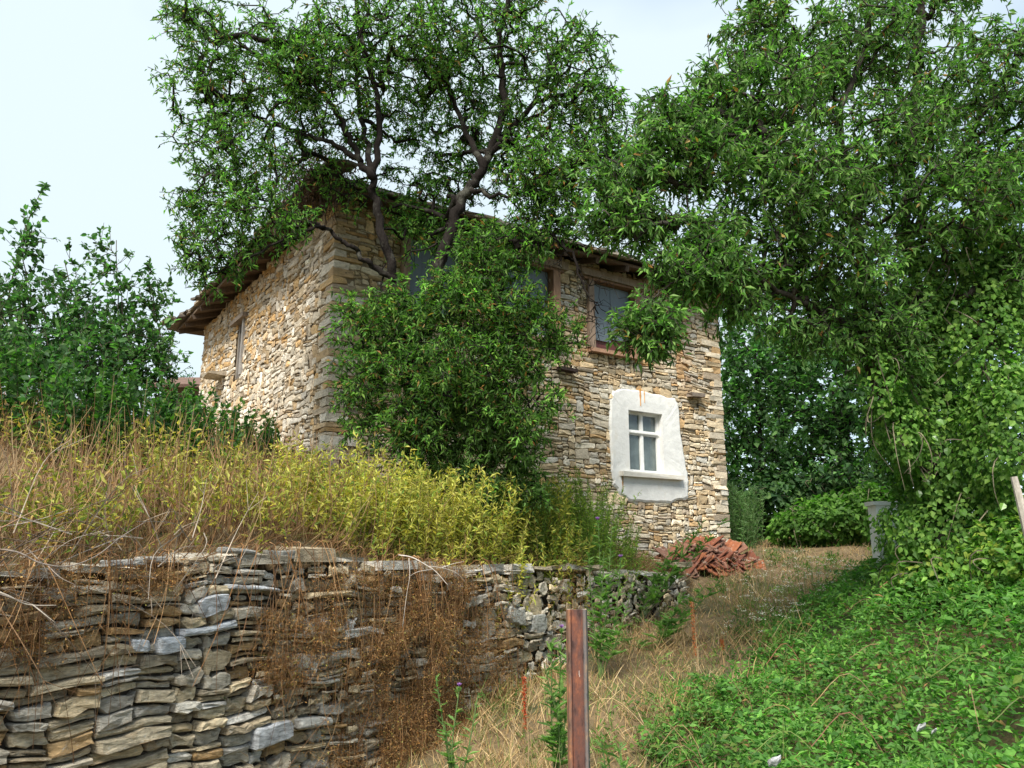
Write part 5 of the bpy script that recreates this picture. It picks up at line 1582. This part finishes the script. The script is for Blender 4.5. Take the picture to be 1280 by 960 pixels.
dead_branch('short bleached stick hanging below the grey branch', [(-15, 735, 4.15), (10, 745, 4.15), (34, 756, 4.2), (70, 757, 4.25)], [[(40, 756, 4.2), (55, 768, 4.2), (68, 778, 4.2)]], .0055, (.34, .30, .25))

# tangle of dead grey twigs sprawling over the left end of the wall
mb = MB()
for _ in range(150):
    u = rg.uniform(-1.2, 1.3); xy = WP + WD * u - WN * rg.uniform(-.22, .35); q = np.array([xy[0], xy[1], float(wall_top(u)) + rg.uniform(-.25, .35)])
    d = nrm(UW * rg.choice([-1, 1]) * rg.uniform(.3, 1) + NW * rg.normal(.1, .3) + np.array([0, 0, rg.normal(.05, .5)])); ln = rg.uniform(.25, .75)
    e = q + d * ln; m_ = (q + e) / 2 + rdir(1, rg)[0] * .12 * ln + [0, 0, .08 * ln]; cc = palette(1, [[.26, .22, .18], [.16, .12, .09], [.36, .30, .24], [.22, .13, .07]], None, .15, rg)[0]
    tube(mb, catmull([q, m_, e], 4), np.linspace(.0042, .0015, 9), 3, cc)
    for _k in range(2):
        f = m_ * .5 + e * .5; tube(mb, [f, f + nrm(d + rdir(1, rg)[0] * .8) * ln * .35], [.002, .001], 3, cc)
tag(mb.build('dead_twigs', M_BARK), 'tangle of dead grey twigs sprawling over the left end of the stone wall', 'twigs', kind='stuff')

# thistles
TH = [[.17, .28, .08], [.22, .34, .10], [.13, .23, .07]]


def thistle(label, px, Y, tops, flowers, leafsize=.14):
    g = gpt(px, Y); t = thing('thistle', label, 'thistle', tuple(g), 'thistles')
    w, l_ = MB(), MB()
    for (tx, ty, ty2) in tops:
        e = at(tx, ty, ty2)
        P_ = catmull([g, g * .5 + e * .5 + rg.normal(0, .03, 3) * [1, 1, 0], e], 6)
        tube(w, P_, np.linspace(.008, .0035, len(P_)), 5, [.15, .22, .08])
        ln = np.linalg.norm(e - g); k = int(34 * ln); s = .18 + .82 * rg.random(k)
        b = np.stack([np.interp(s, np.linspace(0, 1, len(P_)), P_[:, i]) for i in range(3)], 1)
        D = nrm(rdir(k, rg) * [1, 1, .3] + [0, 0, .45])
        L_ = leafsize * (1 - .6 * s) * np.exp(rg.normal(0, .2, k))
        cc = palette(k, TH, None, .12, rg); scatter(l_, T_LANCE, b, D, nrm(rdir(k, rg) * .5 + [0, 0, 1]), L_, L_ * .26, cc)
        for q in (.35, .6, .8):                       # spiny lobes along each leaf
            for sd in (-1, 1):
                X = nrm(np.cross(D, [0, 0, 1.0])); scatter(l_, T_QUAD, b + D * (L_ * q)[:, None], nrm(X * sd + D * .8), nrm(rdir(k, rg) * .5 + [0, 0, 1]), L_ * .28, L_ * .08, cc)
    w.build('stem', M_LEAF, t); l_.build('foliage', M_LEAF, t)
    for (fx, fy, fY) in flowers:
        p = at(fx, fy, fY); mb = MB(); k = 150
        D = nrm(rdir(k, rg) * [.75, .75, .3] + [0, 0, .8]); scatter(mb, T_TWIG, np.tile(p, (k, 1)), D, rdir(k, rg), rg.uniform(.024, .036, k) * Y / 7 ** 1 * .95, .006, palette(k, [[.42, .20, .55], [.50, .28, .62], [.34, .15, .48]], None, .12, rg))
        f = mb.build('flower', M_PETAL, t, origin='c')
        mb = MB(); k = 90; D = nrm(rdir(k, rg)); scatter(mb, T_LANCE, p - D * [0, 0, .0] + [0, 0, -.018], D, rdir(k, rg), .020, .006, palette(k, TH, None, .1, rg)); mb.build('bud', M_LEAF, t, origin='c')


thistle('thistle with one purple flower in the brown weeds left of the dock stalk', 570, 6.2, [(574, 862, 6.2), (545, 850, 6.2), (598, 866, 6.2), (556, 905, 6.1)], [(574, 858, 6.2)], .13)
thistle('thistle with a purple flower growing just behind the steel post', 694, 6.4, [(702, 788, 6.4), (690, 800, 6.4), (712, 812, 6.3), (680, 830, 6.3)], [(702, 785, 6.4)], .18)
thistle('tall thistle with purple heads in front of the end of the yellow shrubs', 752, 9.0, [(776, 700, 9.0), (748, 652, 9.0), (765, 660, 9.1), (735, 690, 8.9), (790, 735, 8.8), (755, 690, 8.9)], [(776, 697, 9.0), (747, 650, 9.0)], .17)
thistle('leafy thistle in bud against the house wall below the plaster surround', 800, 11.2, [(880, 652, 11.2), (862, 668, 11.2), (838, 690, 11.2), (905, 650, 11.3)], [], .22)
thistle('broad thistle rosette in the grass right of the steel post', 765, 5.2, [(752, 925, 5.2), (775, 930, 5.2), (760, 945, 5.1)], [], .16)
thistle('thistle leaning over the dry grass beside the rusty dock stalk', 820, 10.0, [(880, 735, 10.0), (855, 740, 10.0), (905, 722, 10.1), (775, 800, 9.9)], [], .22)

# rusty dock stalks
for (lab, px, Y, ytop, red) in (('tall rust brown dock stalk right of the steel post', 865, 8.4, 752, .95), ('short scarlet dock stalk left of the steel post', 655, 6.0, 846, 1.0), ('small rust brown dock stalk by the end of the wall', 902, 9.6, 800, .7)):
    e = at(px, ytop, Y); g = np.array([e[0] + .02, e[1], float(ground_z(e[0], e[1]))]); t = thing('dock_stalk', lab, 'weed', tuple(g))
    w = MB(); tube(w, catmull([g, (g + e) / 2 + [.02, 0, 0], e], 5), np.linspace(.006, .003, 11), 5, [.35, .25, .14]); w.build('stem', M_DRY, t)
    k = 520; s = rg.random(k) ** .8; lo_ = .42 if px != 655 else .62
    b = g + (e - g) * (lo_ + (1 - lo_) * s)[:, None] + rg.normal(0, .0065 if px == 655 else .010, (k, 3)) * [1, 1, .3]
    mb = MB(); scatter(mb, T_QUAD, b, rdir(k, rg), rdir(k, rg), .012, .008, palette(k, [[.36, .10, .03], [.28, .08, .03], [.44, .17, .06]] if px != 655 else [[.42, .08, .03], [.34, .06, .025]], None, .15, rg)); mb.build('seed_head', M_DRY, t)

# white umbels and daisies in the grass before the heap
mb = MB()
for _ in range(190):
    px, py = rg.choice([940, 990, 1045, 1000]) + rg.normal(0, 32), rg.uniform(700, 760)
    Y = np.interp(py, [695, 760], [14.0, 9.8]); p = at(px, py, Y); gz = float(ground_z(p[0], p[1]))
    if in_house(p[0], p[1], .1): continue
    p[2] = gz + rg.uniform(.2, .42)
    tube(mb, [[p[0], p[1], gz], p], .003, 3, [.22, .25, .1])
    k = int(rg.integers(6, 16)); q = p + rg.normal(0, 1, (k, 3)) * [.03, .03, .008]
    scatter(mb, T_QUAD, q, nrm(rdir(k, rg) * [1, 1, .2]), nrm(rdir(k, rg) * .4 + [0, -.6, 1]), .016, .014, palette(k, [[.72, .70, .60], [.62, .60, .45]], None, .08, rg))
tag(mb.build('white_flowers', M_PETAL), 'small white umbels flowering in the grass before the tile heap', 'flowers', kind='stuff')

# loose stones and a scrap in the brambles
for (px, py, Y, w, lab) in ((1152, 915, 4.85, .03, 'pale grey stone lying in the thin patch of brambles'), (1168, 920, 4.9, .018, 'smaller pale stone right beside the grey stone in the brambles'), (968, 958, 4.3, .035, 'flat whitish stone at the bottom edge under the brambles')):
    p = at(px, py, Y); x_, y_ = p[0], p[1]
    g = stone_geo(-w, -w * .5, 2 * w, w, .002, -w * .4, w * .5, np.array([x_, y_, p[2]]), nrm(np.array([1, .2, .1])), nrm(np.array([.1, -.7, .7])), .5, rt, np.array([.45, .45, .46]), .8)
    m1 = MB(); m1.add(*g); tag(m1.build('loose_stone', M_STONESM, origin='c'), lab, 'stone')

# dead vines and brown leaves hanging from the near roof corner
mb = MB(); c = at(395, 225, 10.3)
for _ in range(170):
    q = at(rg.uniform(355, 440), rg.uniform(205, 232), 10.3 + rg.uniform(-.1, .5)); l = rg.uniform(.15, .75)
    e = q + np.array([rg.normal(0, .1), rg.normal(-.05, .08), -l])
    tube(mb, catmull([q, (q + e) / 2 + rg.normal(0, .06, 3), e], 3), .004, 3, palette(1, [[.10, .075, .06], [.16, .12, .10], [.07, .05, .04]], None, .2, rg)[0])
k = 2600; q = c + rg.normal(0, 1, (k, 3)) * [.30, .22, .22] + [-.05, 0, .05]
scatter(mb, T_LANCE, q, nrm(rdir(k, rg) + [0, 0, -.5]), rdir(k, rg), .06, .02, palette(k, [[.12, .08, .05], [.18, .11, .08], [.08, .06, .045]], None, .2, rg))
tag(mb.build('dead_vine', M_DRY, origin='c'), 'tangle of dead brown vine hanging from the near corner of the roof', 'vine')

# brown roofed shed far off beside the side wall
p = at(238, 473, 30); shed = thing('far_shed', 'low far shed with a brown roof seen between the thicket and the side wall', 'shed', tuple(p - np.array([0, 0, 2.2])))
m1 = MB(); box(m1, p + np.array([0, .8, -1.3]), [1, 0, 0], [0, 1, 0], [0, 0, 1], 1.0, .9, 1.1, [.2, .16, .12]); m1.build('wall', M_STONE, shed)
m1 = MB()
box(m1, p + np.array([0, .2, -.1]), [1, 0, 0], nrm(np.array([0, 1, .35])), nrm(np.array([0, -.35, 1])), 1.2, 1.1, .06, [.15, .095, .075]); m1.build('roof', M_ROOF, shed)
